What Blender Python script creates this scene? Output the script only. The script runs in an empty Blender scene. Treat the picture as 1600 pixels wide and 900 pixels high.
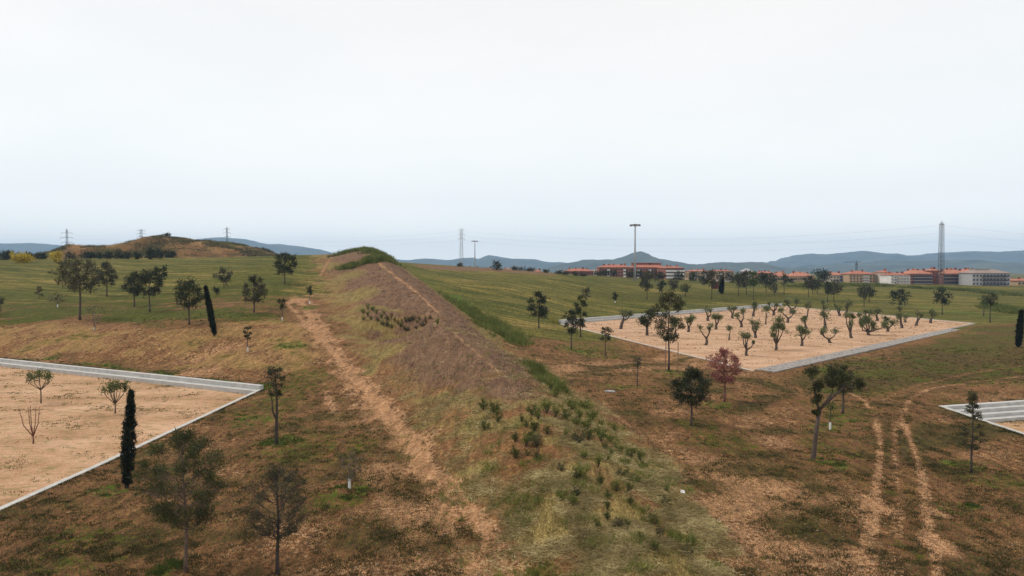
import bpy, math, random
import numpy as np
from mathutils import Vector

sc = bpy.context.scene
COL = sc.collection
R = math.radians
# ------------------------------------------------------------------ camera
H = 14.0
PITCH = math.atan(28 / 1080.0)
F = 1080.0
cam_d = bpy.data.cameras.new("camera")
cam_d.sensor_width = 36.0
cam_d.lens = 36.0 * F / 1600.0
cam_d.clip_start = 0.3
cam_d.clip_end = 30000
cam = bpy.data.objects.new("camera", cam_d)
cam.location = (0, 0, H)
cam.rotation_euler = (R(90) - PITCH, 0, 0)
COL.objects.link(cam)
sc.camera = cam
# ------------------------------------------------------------------ light
SUN_EL, SUN_AZ = 50.0, 292.0      # azimuth from +Y, clockwise: from the left, a little ahead
world = bpy.data.worlds.new("World")
sc.world = world
world.use_nodes = True
nt = world.node_tree
for n in list(nt.nodes):
    nt.nodes.remove(n)
w_out = nt.nodes.new("ShaderNodeOutputWorld")
w_bg = nt.nodes.new("ShaderNodeBackground")
sky = nt.nodes.new("ShaderNodeTexSky")
sky.sky_type = 'NISHITA'
sky.sun_disc = False
sky.sun_elevation = R(SUN_EL)
sky.sun_rotation = R(SUN_AZ)
sky.dust_density = 3.0
w_tc = nt.nodes.new("ShaderNodeTexCoord")
w_sep = nt.nodes.new("ShaderNodeSeparateXYZ")
w_ramp = nt.nodes.new("ShaderNodeValToRGB")
w_map = nt.nodes.new("ShaderNodeMapping")
w_noise = nt.nodes.new("ShaderNodeTexNoise")
w_cr = nt.nodes.new("ShaderNodeValToRGB")
w_mul = nt.nodes.new("ShaderNodeMixRGB")
w_mix = nt.nodes.new("ShaderNodeMixRGB")
w_scale = nt.nodes.new("ShaderNodeVectorMath")
w_mul.blend_type = 'MULTIPLY'
w_mul.inputs[0].default_value = 1.0
w_mix.inputs[0].default_value = 0.93
nt.links.new(w_tc.outputs['Generated'], w_sep.inputs[0])
nt.links.new(w_sep.outputs['Z'], w_ramp.inputs[0])
e = w_ramp.color_ramp.elements
e[0].position = 0.0; e[0].color = (15.6, 15.4, 14.6, 1)
e[1].position = 0.36; e[1].color = (10.65, 10.4, 10.1, 1)
e2 = w_ramp.color_ramp.elements.new(0.10); e2.color = (11.6, 11.8, 11.6, 1)
nt.links.new(w_tc.outputs['Generated'], w_map.inputs[0])
w_map.inputs['Scale'].default_value = (1.6, 1.6, 5.0)
nt.links.new(w_map.outputs[0], w_noise.inputs[0])
w_noise.inputs['Scale'].default_value = 1.3
w_noise.inputs['Detail'].default_value = 4
nt.links.new(w_noise.outputs['Fac'], w_cr.inputs[0])
w_cr.color_ramp.elements[0].position = 0.36; w_cr.color_ramp.elements[0].color = (0.955, 0.972, 0.98, 1)
w_cr.color_ramp.elements[1].position = 0.56; w_cr.color_ramp.elements[1].color = (1, 1, 1, 1)
nt.links.new(w_ramp.outputs[0], w_mul.inputs[1])
nt.links.new(w_cr.outputs[0], w_mul.inputs[2])
nt.links.new(sky.outputs[0], w_mix.inputs[1])
nt.links.new(w_mul.outputs[0], w_mix.inputs[2])
nt.links.new(w_mix.outputs[0], w_bg.inputs[0])
w_bg.inputs['Strength'].default_value = 0.086
nt.links.new(w_bg.outputs[0], w_out.inputs[0])

sun_d = bpy.data.lights.new("sun", 'SUN')
sun_d.energy = 1.7
sun_d.angle = R(12)
sun_d.color = (1.0, 0.95, 0.87)
sun = bpy.data.objects.new("sun", sun_d)
a = R(SUN_AZ)
sd = Vector((math.sin(a) * math.cos(R(SUN_EL)), math.cos(a) * math.cos(R(SUN_EL)), math.sin(R(SUN_EL))))
sun.rotation_euler = sd.to_track_quat('Z', 'Y').to_euler()
sun.location = (0, 0, 80)
COL.objects.link(sun)
sc.view_settings.view_transform = 'Standard'
sc.view_settings.look = 'None'
sc.view_settings.exposure = 0.22
sc.view_settings.gamma = 1.0
sc.render.engine = 'CYCLES'
sc.cycles.use_denoising = True
sc.cycles.max_bounces = 4
sc.cycles.diffuse_bounces = 2
sc.cycles.glossy_bounces = 1
sc.cycles.transmission_bounces = 2
sc.cycles.volume_bounces = 0
sc.cycles.transparent_max_bounces = 4

# ------------------------------------------------------------------ helpers: objects
def link(o, parent=None):
    COL.objects.link(o)
    if parent is not None:
        o.parent = parent
    return o

def tag(o, label=None, cat=None, group=None, kind=None):
    if label: o["label"] = label
    if cat: o["category"] = cat
    if group: o["group"] = group
    if kind: o["kind"] = kind
    return o

def thing(name, label, cat, loc=(0, 0, 0), rz=0.0, group=None):
    o = bpy.data.objects.new(name, None)
    o.empty_display_size = 0.5
    o.location = loc
    o.rotation_euler = (0, 0, rz)
    link(o)
    return tag(o, label, cat, group)

class MB:
    """collects faces into one mesh"""
    def __init__(s):
        s.v = []; s.f = []; s.n = 0
        s.av = []; s.af = []          # arrays of triangles
    def add(s, verts, faces):
        o = s.n
        s.v.extend([tuple(map(float, p)) for p in verts])
        s.f.extend([tuple(i + o for i in fc) for fc in faces])
        s.n += len(verts)
    def tris(s, arr):                 # arr: (N,3,3)
        s.av.append(np.asarray(arr, dtype=np.float32).reshape(-1, 3))
    def box(s, c, d, rz=0.0):
        cx, cy, cz = c; a, b, h = d[0] / 2, d[1] / 2, d[2] / 2
        cs, sn = math.cos(rz), math.sin(rz)
        vs = []
        for z in (-h, h):
            for x, y in ((-a, -b), (a, -b), (a, b), (-a, b)):
                vs.append((cx + x * cs - y * sn, cy + x * sn + y * cs, cz + z))
        s.add(vs, [(3, 2, 1, 0), (4, 5, 6, 7), (0, 1, 5, 4), (1, 2, 6, 5), (2, 3, 7, 6), (3, 0, 4, 7)])
    def prism(s, poly, z0, z1):
        n = len(poly)
        ar = sum(poly[i][0] * poly[(i + 1) % n][1] - poly[(i + 1) % n][0] * poly[i][1] for i in range(n))
        if ar < 0: poly = poly[::-1]
        vs = [(x, y, z0) for x, y in poly] + [(x, y, z1) for x, y in poly]
        fs = [tuple(range(n))[::-1], tuple(range(n, 2 * n))]
        for i in range(n):
            j = (i + 1) % n
            fs.append((i, j, j + n, i + n))
        s.add(vs, fs)
    def tube(s, pts, rad, k=6, cap=True):
        pts = [Vector(p) for p in pts]
        if not hasattr(rad, '__len__'): rad = [rad] * len(pts)
        vs = []; fs = []
        n = len(pts)
        ref = Vector((0.31, 0.87, 0.13))
        for i, p in enumerate(pts):
            d = (pts[min(i + 1, n - 1)] - pts[max(i - 1, 0)])
            if d.length < 1e-9: d = Vector((0, 0, 1))
            d.normalize()
            u = d.cross(ref)
            if u.length < 0.05: u = d.cross(Vector((1, 0, 0)))
            u.normalize(); w = d.cross(u)
            for j in range(k):
                t = 2 * math.pi * j / k
                vs.append(p + (u * math.cos(t) + w * math.sin(t)) * rad[i])
        for i in range(n - 1):
            for j in range(k):
                j2 = (j + 1) % k
                fs.append((i * k + j, i * k + j2, (i + 1) * k + j2, (i + 1) * k + j))
        if cap and k > 2:
            fs.append(tuple(range(k))[::-1]); fs.append(tuple((n - 1) * k + j for j in range(k)))
        s.add(vs, fs)
    def mesh(s, name, mats=(), smooth=False):
        me = bpy.data.meshes.new(name)
        if s.av:
            tv = np.concatenate(s.av)
            nt_ = len(tv) // 3
            nv = s.n
            V = np.concatenate([np.array(s.v, dtype=np.float32).reshape(-1, 3), tv])
            me.vertices.add(len(V)); me.vertices.foreach_set('co', V.ravel())
            li = [i for f in s.f for i in f]
            tot = [len(f) for f in s.f]
            L = np.concatenate([np.array(li, dtype=np.int32), np.arange(nv, nv + 3 * nt_, dtype=np.int32)])
            T = np.concatenate([np.array(tot, dtype=np.int32), np.full(nt_, 3, dtype=np.int32)])
            S = np.concatenate([[0], np.cumsum(T)[:-1]]).astype(np.int32)
            me.loops.add(len(L)); me.loops.foreach_set('vertex_index', L)
            me.polygons.add(len(T)); me.polygons.foreach_set('loop_start', S)
            me.update(calc_edges=True)
        else:
            me.from_pydata(s.v, [], s.f)
            me.update()
        for m in mats: me.materials.append(m)
        if smooth:
            me.polygons.foreach_set('use_smooth', [True] * len(me.polygons))
        return me
    def build(s, name, mat, parent=None, smooth=False, loc=None):
        me = s.mesh(name, [mat], smooth)
        o = bpy.data.objects.new(name, me)
        link(o, parent)
        if loc is not None: o.location = loc
        return o

# ------------------------------------------------------------------ helpers: noise, view rays, terrain
def _h(ix, iy, seed):
    n = (ix.astype(np.int64) * 374761393 + iy.astype(np.int64) * 668265263 + seed * 982451653) & 0x7fffffff
    n = ((n ^ (n >> 13)) * 1274126177) & 0x7fffffff
    n = (n ^ (n >> 16)) & 0xffffff
    return n / float(0xffffff)
def vn(x, y, seed=0):
    x = np.asarray(x, dtype=float); y = np.asarray(y, dtype=float)
    ix = np.floor(x); iy = np.floor(y)
    fx = x - ix; fy = y - iy
    fx = fx * fx * (3 - 2 * fx); fy = fy * fy * (3 - 2 * fy)
    a_ = _h(ix, iy, seed); b_ = _h(ix + 1, iy, seed); c_ = _h(ix, iy + 1, seed); d_ = _h(ix + 1, iy + 1, seed)
    return (a_ * (1 - fx) + b_ * fx) * (1 - fy) + (c_ * (1 - fx) + d_ * fx) * fy
def fbm(x, y, seed=0, oc=4):
    t = 0; am = 0.5; s_ = 0
    for i in range(oc):
        t = t + am * vn(x * 2 ** i, y * 2 ** i, seed + i * 7); s_ += am; am *= 0.5
    return t / s_
def sstep(a_, b_, x):
    t = np.clip((x - a_) / (b_ - a_), 0, 1)
    return t * t * (3 - 2 * t)

cp, sp = math.cos(PITCH), math.sin(PITCH)
def ray(px, py):
    u = (px - 800) / F; v = (450 - py) / F
    return np.array([u, cp + v * sp, -sp + v * cp])
def pt(px, py, Y):                      # the point at distance Y that one sees there
    d = ray(px, py); return np.array([d[0] / d[1] * Y, Y, H + d[2] / d[1] * Y])
def z0(px, py, z=0.0):
    d = ray(px, py); s_ = (z - H) / d[2]; return np.array([d[0] * s_, d[1] * s_])

# walled sand plots: polygons (outer kerb line) and the height of the ground along each edge
def para(A, B, D, ext_b=1.0, ext_d=1.0):
    A, B, D = map(np.array, (A, B, D))
    b = (B - A) * ext_b; d = (D - A) * ext_d
    return [A, A + b, A + b + d, A + d]
LP = para(z0(412, 614), z0(0, 799), z0(0, 569), 1.35, 1.9)
q = z0(1175, 580); ql = z0(873, 506); qr = z0(1522, 505.5)
OP = [q, qr, qr + (ql - q) * 1.04 + np.array([6.0, 2.0]), ql]
rA = z0(1466, 635); rB = z0(1600, 680); rD = z0(1600, 626)
RP = [rA, rA + (rB - rA) * 2.2, rA + (rB - rA) * 2.2 + (rD - rA) * 3, rA + (rD - rA) * 3]
# (polygon, floor z, carve z, heights of the outside ground for edges i->i+1; None = leave)
PLOTS = [(LP, 0.0, -0.7, [0.02, None, None, .86]),
         (OP, 0.0, -0.7, [0.02, None, 0.95, 0.02]),
         (RP, -1.25, -2.0, [0.02, None, None, 0.04])]
def seg_dist(x, y, A, B):
    ab = B - A; L2 = (ab ** 2).sum()
    t = np.clip(((x - A[0]) * ab[0] + (y - A[1]) * ab[1]) / L2, 0, 1)
    return np.hypot(x - A[0] - t * ab[0], y - A[1] - t * ab[1]), t
def poly_sdf(x, y, P):
    x = np.asarray(x, dtype=float); y = np.asarray(y, dtype=float)
    d = np.full(x.shape, 1e9); ins = np.zeros(x.shape, bool)
    n = len(P)
    for i in range(n):
        A = np.array(P[i][:2]); B = np.array(P[(i + 1) % n][:2])
        dd, _ = seg_dist(x, y, A, B); d = np.minimum(d, dd)
        c = ((A[1] > y) != (B[1] > y)) & (x < (B[0] - A[0]) * (y - A[1]) / ((B[1] - A[1]) + 1e-12) + A[0])
        ins ^= c
    return np.where(ins, -d, d)

CTRL = []
def C(px, py, Y): CTRL.append(pt(px, py, Y))
for Y_, py_ in ((115, 530), (132, 500), (150, 480), (176, 460), (212, 435), (250, 418), (290, 407)):
    C(0, py_, Y_)
for Y_, py_ in ((104, 536), (125, 500), (147, 480), (175, 460), (214, 435), (250, 418), (292, 406)):
    C(200, py_, Y_)
for Y_, py_ in ((92, 562), (108, 520), (132, 480), (150, 465), (185, 440), (240, 414), (300, 401)):
    C(400, py_, Y_)
for Y_, py_ in ((84, 590), (100, 545), (120, 505), (150, 470), (185, 440), (235, 414), (300, 399)):
    C(505, py_, Y_)
for Y_, py_ in ((330, 419), (285, 427), (240, 442), (205, 462)):
    C(700, py_, Y_)
for Y_, py_ in ((335, 423.5), (290, 433), (240, 448), (200, 472), (165, 500)):
    C(790, py_, Y_)
for Y_, py_ in ((345, 432), (300, 442), (250, 463), (222, 480), (200, 494)):
    C(900, py_, Y_)
for Y_, py_ in ((350, 441), (310, 448), (270, 464)):
    C(1000, py_, Y_)
for Y_, py_ in ((360, 446), (320, 454), (280, 469)):
    C(1150, py_, Y_)
for Y_, py_ in ((380, 447), (345, 449), (315, 459.5), (295, 469)):
    C(1320, py_, Y_)
for Y_, py_ in ((345, 455), (320, 460), (290, 471), (235, 489)):
    C(1450, py_, Y_)
for Y_, py_ in ((330, 465), (300, 470), (250, 482)):
    C(1590, py_, Y_)
CT = [tuple(c) for c in CTRL]
for x_, y_, z_ in ((-31, 40, 0), (-30, 60, .1), (-28, 76, .6), (-15, 35, 0), (-20, 60, .3), (-45, 98, 1.2), (-60, 100, 1.2), (-80, 108, 1.0), (-110, 122, 1.2),
                   (0, 35, 0), (0, 60, .2), (0, 80, .5), (0, 100, .6), (10, 60, 0), (8, 100, .1), (14, 130, 0), (12, 160, .5), (20, 30, 0), (25, 60, 0), (40, 40, 0),
                   (35, 80, 0), (60, 60, 0), (70, 90, 0), (100, 110, 0), (130, 140, 0), (150, 190, 0), (40, 180, 0), (60, 150, 0), (100, 200, 0), (80, 220, .4),
                   (125, 290, 1), (-40, 10, 0), (0, 0, 0), (40, 0, 0), (0, -60, 0), (-100, -60, 0), (100, -60, 0), (100, 40, 0), (-100, 40, 0), (200, 60, 0), (200, 150, 0), (220, 240, 0),
                   (-160, 130, 1.5), (-200, 60, .5), (-200, 200, 7), (-260, 300, 17), (-150, 350, 20), (-60, 400, 18), (-240, 420, 19), (30, 420, 12), (100, 450, 8),
                   (200, 450, 6), (300, 400, 4), (320, 250, 1), (-150, 480, 18), (300, 520, 4), (0, 520, 11)):
    CT.append((x_, y_, z_))
CT = np.array(CT, dtype=float)
S0 = 100.0
def _U(r2):
    r2 = np.maximum(r2, 1e-12)
    return 0.5 * r2 * np.log(r2)
_P = CT[:, :2] / S0
_n = len(_P)
_K = _U(((_P[:, None] - _P[None]) ** 2).sum(-1)) + np.eye(_n) * 0.002
_A = np.zeros((_n + 3, _n + 3)); _A[:_n, :_n] = _K; _A[:_n, _n] = 1; _A[:_n, _n + 1:] = _P; _A[_n, :_n] = 1; _A[_n + 1:, :_n] = _P.T
_W = np.linalg.solve(_A, np.concatenate([CT[:, 2], np.zeros(3)]))
def tps(x, y):
    X = np.stack([x, y], -1).reshape(-1, 2) / S0
    out = np.empty(len(X))
    for i in range(0, len(X), 60000):
        c = X[i:i + 60000]
        out[i:i + 60000] = _U(((c[:, None] - _P[None]) ** 2).sum(-1)) @ _W[:_n] + _W[_n] + c @ _W[_n + 1:]
    return out.reshape(np.shape(x))

# the long mound: crest points seen in the picture at a distance, and half widths left / right
MOUND = [(1010, 960, 26, 4, 4), (985, 855, 31.3, 6.5, 5.5), (930, 760, 38.8, 8, 7.5), (868, 682, 47, 9, 9), (815, 625, 57.5, 10, 10), (778, 585, 69.5, 11, 11.5), (738, 545, 84, 12, 12.5), (694, 505, 103, 15, 13),
         (682, 497, 116, 17, 14), (660, 463, 143, 20, 14), (625, 432, 180, 22, 15), (597, 409, 214, 22, 15), (585, 397, 240, 21, 15), (572, 390, 268, 20, 15), (520, 400, 330, 14, 14)]
def crest_arr(L): return np.array([list(pt(a_, b_, c_)) + [l_, r_] for a_, b_, c_, l_, r_ in L])
MC = crest_arr(MOUND)
HILL = [(40, 402, 400, 25, 30), (80, 392, 410, 30, 50), (105, 384, 420, 40, 50), (165, 383, 425, 45, 50), (205, 380, 430, 45, 50), (235, 376, 430, 45, 50), (263, 369, 430, 50, 50), (300, 374, 430, 50, 50),
        (335, 379, 430, 45, 50), (370, 383, 428, 40, 50), (400, 388, 425, 35, 40), (432, 397, 420, 25, 30)]
HC = crest_arr(HILL)
def ridge(x, y, Cr, swap=False):
    """signed ridge coordinate t (-1..1 across), crest height and weight"""
    best = np.full(x.shape, 1e9); zc = np.zeros(x.shape); tt = np.ones(x.shape) * 9; al = np.zeros(x.shape)
    acc = 0.0
    for i in range(len(Cr) - 1):
        A = Cr[i]; B = Cr[i + 1]
        d, t = seg_dist(x, y, A[:2], B[:2])
        side = np.sign((B[0] - A[0]) * (y - A[1]) - (B[1] - A[1]) * (x - A[0]))   # + = left of travel
        wl = A[3] + (B[3] - A[3]) * t; wr = A[4] + (B[4] - A[4]) * t
        w = np.where(side > 0, wl, wr)
        m = d < best
        best = np.where(m, d, best)
        zc = np.where(m, A[2] + (B[2] - A[2]) * t, zc)
        tt = np.where(m, side * d / w, tt)
        Ls = np.hypot(*(B[:2] - A[:2])); al = np.where(m, acc + t * Ls, al); acc += Ls
    return tt, zc, al
def terrain(x, y, full=False):
    x = np.asarray(x, dtype=float); y = np.asarray(y, dtype=float)
    base = tps(np.clip(x, -420, 420), np.clip(y, -80, 560))
    r = np.maximum(np.abs(x) - 100, np.abs(y - 150))
    far = 3.0 - 3.0 * sstep(1000, 4000, y)
    wf = sstep(330, 620, r)
    base = base * (1 - wf) + far * wf
    # cross falls and bumps
    base = base + (fbm(x / 23, y / 23, 3, 3) - .5) * 0.7 * sstep(0, 40, y - 20) * (1 - 0.6 * sstep(200, 400, y))
    t, zc, al = ridge(x, y, MC)
    ta = np.abs(t) + (fbm(x / 7, y / 7, 11, 3) - .5) * 0.22
    tl = np.clip(ta, 0, 1.0)
    prof = np.where(tl < 0.12, 1 - 0.35 * tl * tl / 0.12, 1 - 0.042 - (tl - 0.12) * 0.958 / 0.88)
    prof = np.where(tl > 0.62, prof * 0.55 + 0.45 * (1 - sstep(0.0, 1.0, tl)) , prof)
    prof = 1 - sstep(0.03, 1.0, tl) * 0.55 - tl * 0.45
    up = np.maximum(zc - base, 0)
    # two saddles where the planted hollow lies
    notch = np.exp(-((al - 91) / 5.5) ** 2) * 0.8 + np.exp(-((al - 214) / 9) ** 2) * 0.4
    mnd = up * prof * 1.0 * (1 - notch * 0.15) * (tl < 1)
    hollow = -3.6 * np.exp(-((al - 92) / 7.5) ** 2) * np.exp(-((t - 0.42) / 0.26) ** 2)
    z = base + mnd + np.where(tl < 1, hollow, 0)
    th, zh, ah = ridge(x, y, HC)
    thl = np.clip(np.abs(th) + (fbm(x / 16, y / 16, 21, 4) - .5) * 0.5 * np.clip(np.abs(th) * 3, 0, 1), 0, 1)
    z = z + np.maximum(zh - base, 0) * (1 - sstep(0.05, 1, thl)) * (1 + (fbm(x / 13, y / 13, 23, 4) - .5) * .38)
    mk = sstep(1.0, 0.55, np.abs(t)) if False else (1 - sstep(0.6, 1.0, tl))
    z = z + (fbm(x / 2.3, y / 2.3, 31, 3) - .5) * (0.16 + 0.16 * mk) + (fbm(x / .8, y / .8, 33, 2) - .5) * 0.07
    # ground beside and inside the plots
    for P, fz, cz, hs in PLOTS:
        n = len(P)
        dmin = np.full(x.shape, 1e9); ze = np.zeros(x.shape)
        for i in range(n):
            if hs[i] is None: continue
            d, tq = seg_dist(x, y, np.array(P[i]), np.array(P[(i + 1) % n]))
            m = d < dmin
            hh = hs[i] + (.44 * np.clip(1 - tq * np.linalg.norm(np.array(P[(i + 1) % n]) - np.array(P[i])) / 30.0, 0, 1) if (P is LP and i == 0) else 0)
            dmin = np.where(m, d, dmin); ze = np.where(m, hh, ze)
        w = 1 - sstep(0.4, 4.5, dmin)
        z = z * (1 - w) + ze * w
        sd_ = poly_sdf(x, y, P)
        z = np.where(sd_ < -0.32, cz, z)
    if full: return z, t, al, th
    return z
def at(px, py, smin=22.0, smax=900.0):
    """the ground point seen at a pixel of the photograph"""
    d = ray(px, py)
    s_ = np.geomspace(smin, smax, 900)
    xs, ys, zs = d[0] * s_, d[1] * s_, H + d[2] * s_
    tz = terrain(xs, ys)
    for P, fz, cz, hs in PLOTS:
        tz = np.where(poly_sdf(xs, ys, P) < -0.32, fz, tz)
    below = np.nonzero(zs < tz)[0]
    if len(below) == 0: 
        i = int(np.argmin(zs - tz)); return np.array([xs[i], ys[i], tz[i]])
    i = below[0]
    if i == 0: return np.array([xs[0], ys[0], tz[0]])
    a0 = zs[i - 1] - tz[i - 1]; a1 = zs[i] - tz[i]
    t = a0 / (a0 - a1)
    x_, y_ = xs[i - 1] + (xs[i] - xs[i - 1]) * t, ys[i - 1] + (ys[i] - ys[i - 1]) * t
    return np.array([x_, y_, tz[i - 1] + (tz[i] - tz[i - 1]) * t])
def ground_z(x, y):
    z = float(terrain(np.array([x]), np.array([y]))[0])
    for P, fz, cz, hs in PLOTS:
        if poly_sdf(np.array([x]), np.array([y]), P)[0] < -0.32: z = fz
    return z

# ------------------------------------------------------------------ materials
def new_mat(name):
    m = bpy.data.materials.new(name); m.use_nodes = True
    t = m.node_tree
    b = t.nodes["Principled BSDF"]
    return m, t, b
def mat_plain(name, col, rough=0.8, var=0.12, scale=3.0, bump=0.0, metal=0.0, spec=0.3):
    m, t, b = new_mat(name)
    tc = t.nodes.new("ShaderNodeTexCoord")
    no = t.nodes.new("ShaderNodeTexNoise"); no.inputs['Scale'].default_value = scale; no.inputs['Detail'].default_value = 5
    t.links.new(tc.outputs['Object'], no.inputs[0])
    cr = t.nodes.new("ShaderNodeValToRGB")
    cr.color_ramp.elements[0].position = .3; cr.color_ramp.elements[1].position = .7
    cr.color_ramp.elements[0].color = tuple(c * (1 - var) for c in col) + (1,)
    cr.color_ramp.elements[1].color = tuple(min(1, c * (1 + var)) for c in col) + (1,)
    t.links.new(no.outputs['Fac'], cr.inputs[0])
    t.links.new(cr.outputs[0], b.inputs['Base Color'])
    b.inputs['Roughness'].default_value = rough
    b.inputs['Metallic'].default_value = metal
    b.inputs['Specular IOR Level'].default_value = spec
    if bump:
        bp = t.nodes.new("ShaderNodeBump"); bp.inputs['Strength'].default_value = bump; bp.inputs['Distance'].default_value = 0.05
        t.links.new(no.outputs['Fac'], bp.inputs['Height']); t.links.new(bp.outputs[0], b.inputs['Normal'])
    return m
def mat_leaf(name, c1, c2, c3=None, scale=1.5, transl=0.25):
    """foliage: each leaf has its own tone, clumps vary by a slow noise"""
    m, t, b = new_mat(name)
    ge = t.nodes.new("ShaderNodeNewGeometry")
    cr = t.nodes.new("ShaderNodeValToRGB")
    els = cr.color_ramp.elements
    els[0].position = 0.0; els[0].color = c1 + (1,)
    els[1].position = 1.0; els[1].color = (c3 or c2) + (1,)
    if c3: x = els.new(0.6); x.color = c2 + (1,)
    tc = t.nodes.new("ShaderNodeTexCoord")
    no = t.nodes.new("ShaderNodeTexNoise"); no.inputs['Scale'].default_value = scale; no.inputs['Detail'].default_value = 2
    t.links.new(tc.outputs['Object'], no.inputs[0])
    ad = t.nodes.new("ShaderNodeMath"); ad.operation = 'MULTIPLY_ADD'
    t.links.new(no.outputs['Fac'], ad.inputs[0]); ad.inputs[1].default_value = 1.6; ad.inputs[2].default_value = -0.55
    mx = t.nodes.new("ShaderNodeMath"); mx.operation = 'MULTIPLY_ADD'
    t.links.new(ge.outputs['Random Per Island'], mx.inputs[0]); mx.inputs[1].default_value = 0.5
    t.links.new(ad.outputs[0], mx.inputs[2])
    t.links.new(mx.outputs[0], cr.inputs[0])
    t.links.new(cr.outputs[0], b.inputs['Base Color'])
    b.inputs['Roughness'].default_value = 0.65
    b.inputs['Specular IOR Level'].default_value = 0.2
    if transl:
        tr = t.nodes.new("ShaderNodeBsdfTranslucent"); t.links.new(cr.outputs[0], tr.inputs[0])
        ms = t.nodes.new("ShaderNodeMixShader"); ms.inputs[0].default_value = transl
        out = t.nodes["Material Output"]
        t.links.new(b.outputs[0], ms.inputs[1]); t.links.new(tr.outputs[0], ms.inputs[2]); t.links.new(ms.outputs[0], out.inputs[0])
    return m

def ground_material():
    m, t, b = new_mat("ground_cover")
    N = t.nodes; L = t.links
    tc = N.new("ShaderNodeTexCoord")
    def noise(scale, detail=5, rough=.55, vec=None, dist=0.0):
        n = N.new("ShaderNodeTexNoise"); n.inputs['Scale'].default_value = scale; n.inputs['Detail'].default_value = detail
        n.inputs['Roughness'].default_value = rough; n.inputs['Distortion'].default_value = dist
        L.new(vec or tc.outputs['Object'], n.inputs[0]); return n.outputs['Fac']
    def ma(op, a_, b_=None, c_=None, clamp=False):
        n = N.new("ShaderNodeMath"); n.operation = op; n.use_clamp = clamp
        for i, v in enumerate((a_, b_, c_)):
            if v is None: continue
            if isinstance(v, (int, float)): n.inputs[i].default_value = v
            else: L.new(v, n.inputs[i])
        return n.outputs[0]
    def mixc(f, a_, b_):
        n = N.new("ShaderNodeMixRGB"); L.new(f, n.inputs[0]) if not isinstance(f, float) else setattr(n.inputs[0], 'default_value', f)
        for i, v in ((1, a_), (2, b_)):
            if isinstance(v, tuple): n.inputs[i].default_value = v + (1,)
            else: L.new(v, n.inputs[i])
        return n.outputs[0]
    def ramp(f, stops):
        n = N.new("ShaderNodeValToRGB"); e = n.color_ramp.elements
        e[0].position, e[0].color = stops[0][0], stops[0][1] + (1,)
        e[1].position, e[1].color = stops[-1][0], stops[-1][1] + (1,)
        for p_, c_ in stops[1:-1]:
            x = e.new(p_); x.color = c_ + (1,)
        L.new(f, n.inputs[0]); return n.outputs[0]
    def attr(name):
        n = N.new("ShaderNodeAttribute"); n.attribute_name = name
        s_ = N.new("ShaderNodeSeparateColor"); L.new(n.outputs['Color'], s_.inputs[0])
        return s_.outputs[0], s_.outputs[1], s_.outputs[2], n.outputs['Alpha']
    soil, green, straw, mow = attr("cover_a")
    purple, dark, tan, bright = attr("cover_b")
    nA = noise(0.16, 5); nB = noise(1.1, 6, .6, dist=.4); nC = noise(3.4, 5, .65); nD = noise(17, 4, .7)
    def stretch(v, k): return ma('MULTIPLY_ADD', v, k, .5 - .5 * k)
    nE = noise(8.5, 3, .6)
    big = stretch(ma('ADD', ma('ADD', ma('MULTIPLY', nB, .36), ma('MULTIPLY', nC, .38)), ma('MULTIPLY', nE, .26)), 2.1)
    fine = stretch(ma('ADD', ma('MULTIPLY', nC, .5), ma('MULTIPLY', nD, .5)), 2.1)
    def over(a_, n_, k=1.5, lo=.36, hi=.64):
        v = ma('ADD', a_, ma('MULTIPLY', ma('SUBTRACT', n_, .5), k))
        r_ = N.new("ShaderNodeMapRange"); r_.interpolation_type = 'SMOOTHSTEP'
        L.new(v, r_.inputs[0]); r_.inputs[1].default_value = lo; r_.inputs[2].default_value = hi
        return r_.outputs[0]
    soil_c = ramp(fine, [(.30, (.17, .088, .048)), (.5, (.345, .195, .108)), (.70, (.52, .335, .205))])
    dry_c = ramp(fine, [(.30, (.060, .036, .017)), (.5, (.155, .088, .038)), (.72, (.33, .20, .095))])
    weed_c = ramp(fine, [(.3, (.016, .015, .006)), (.5, (.052, .042, .014)), (.72, (.155, .108, .038))])
    red_c = ramp(fine, [(.3, (.080, .040, .021)), (.72, (.29, .155, .082))])
    base = mixc(over(ma('MULTIPLY', nA, 1.0), big, 1.6, .46, .70), red_c, dry_c)
    base = mixc(over(soil, big, 1.7, .43, .57), base, soil_c)
    base = mixc(over(dark, stretch(ma('ADD', ma('ADD', ma('MULTIPLY', nB, .22), ma('MULTIPLY', nC, .43)), ma('MULTIPLY', nE, .35)), 2.0), 1.7, .42, .58), base, weed_c)
    tan_c = ramp(fine, [(.28, (.115, .072, .028)), (.5, (.26, .158, .072)), (.70, (.42, .275, .145))])
    base = mixc(over(tan, big, 1.8, .40, .60), base, tan_c)
    # grass green, with streaks where mown
    wv = N.new("ShaderNodeMapping"); wv.inputs['Rotation'].default_value = (0, 0, R(24)); L.new(tc.outputs['Object'], wv.inputs[0])
    wv2 = N.new("ShaderNodeMapping"); wv2.inputs['Scale'].default_value = (0.045, 0.42, 0.3); L.new(wv.outputs[0], wv2.inputs[0])
    st = noise(1.0, 4, .6, vec=wv2.outputs[0])
    wv3 = N.new("ShaderNodeMapping"); wv3.inputs['Scale'].default_value = (0.012, 0.045, 0.05); L.new(wv.outputs[0], wv3.inputs[0])
    st2 = noise(1.0, 3, .5, vec=wv3.outputs[0])
    gsel = ma('ADD', ma('MULTIPLY', st, .62), ma('ADD', ma('MULTIPLY', nB, .16), ma('MULTIPLY', st2, .22)))
    mow_c = ramp(stretch(gsel, 1.25), [(.30, (.030, .040, .009)), (.44, (.062, .066, .014)), (.56, (.130, .108, .030)), (.70, (.29, .205, .085))])
    grn_c = ramp(fine, [(.26, (.018, .028, .006)), (.5, (.056, .062, .011)), (.74, (.145, .128, .028))])
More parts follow.
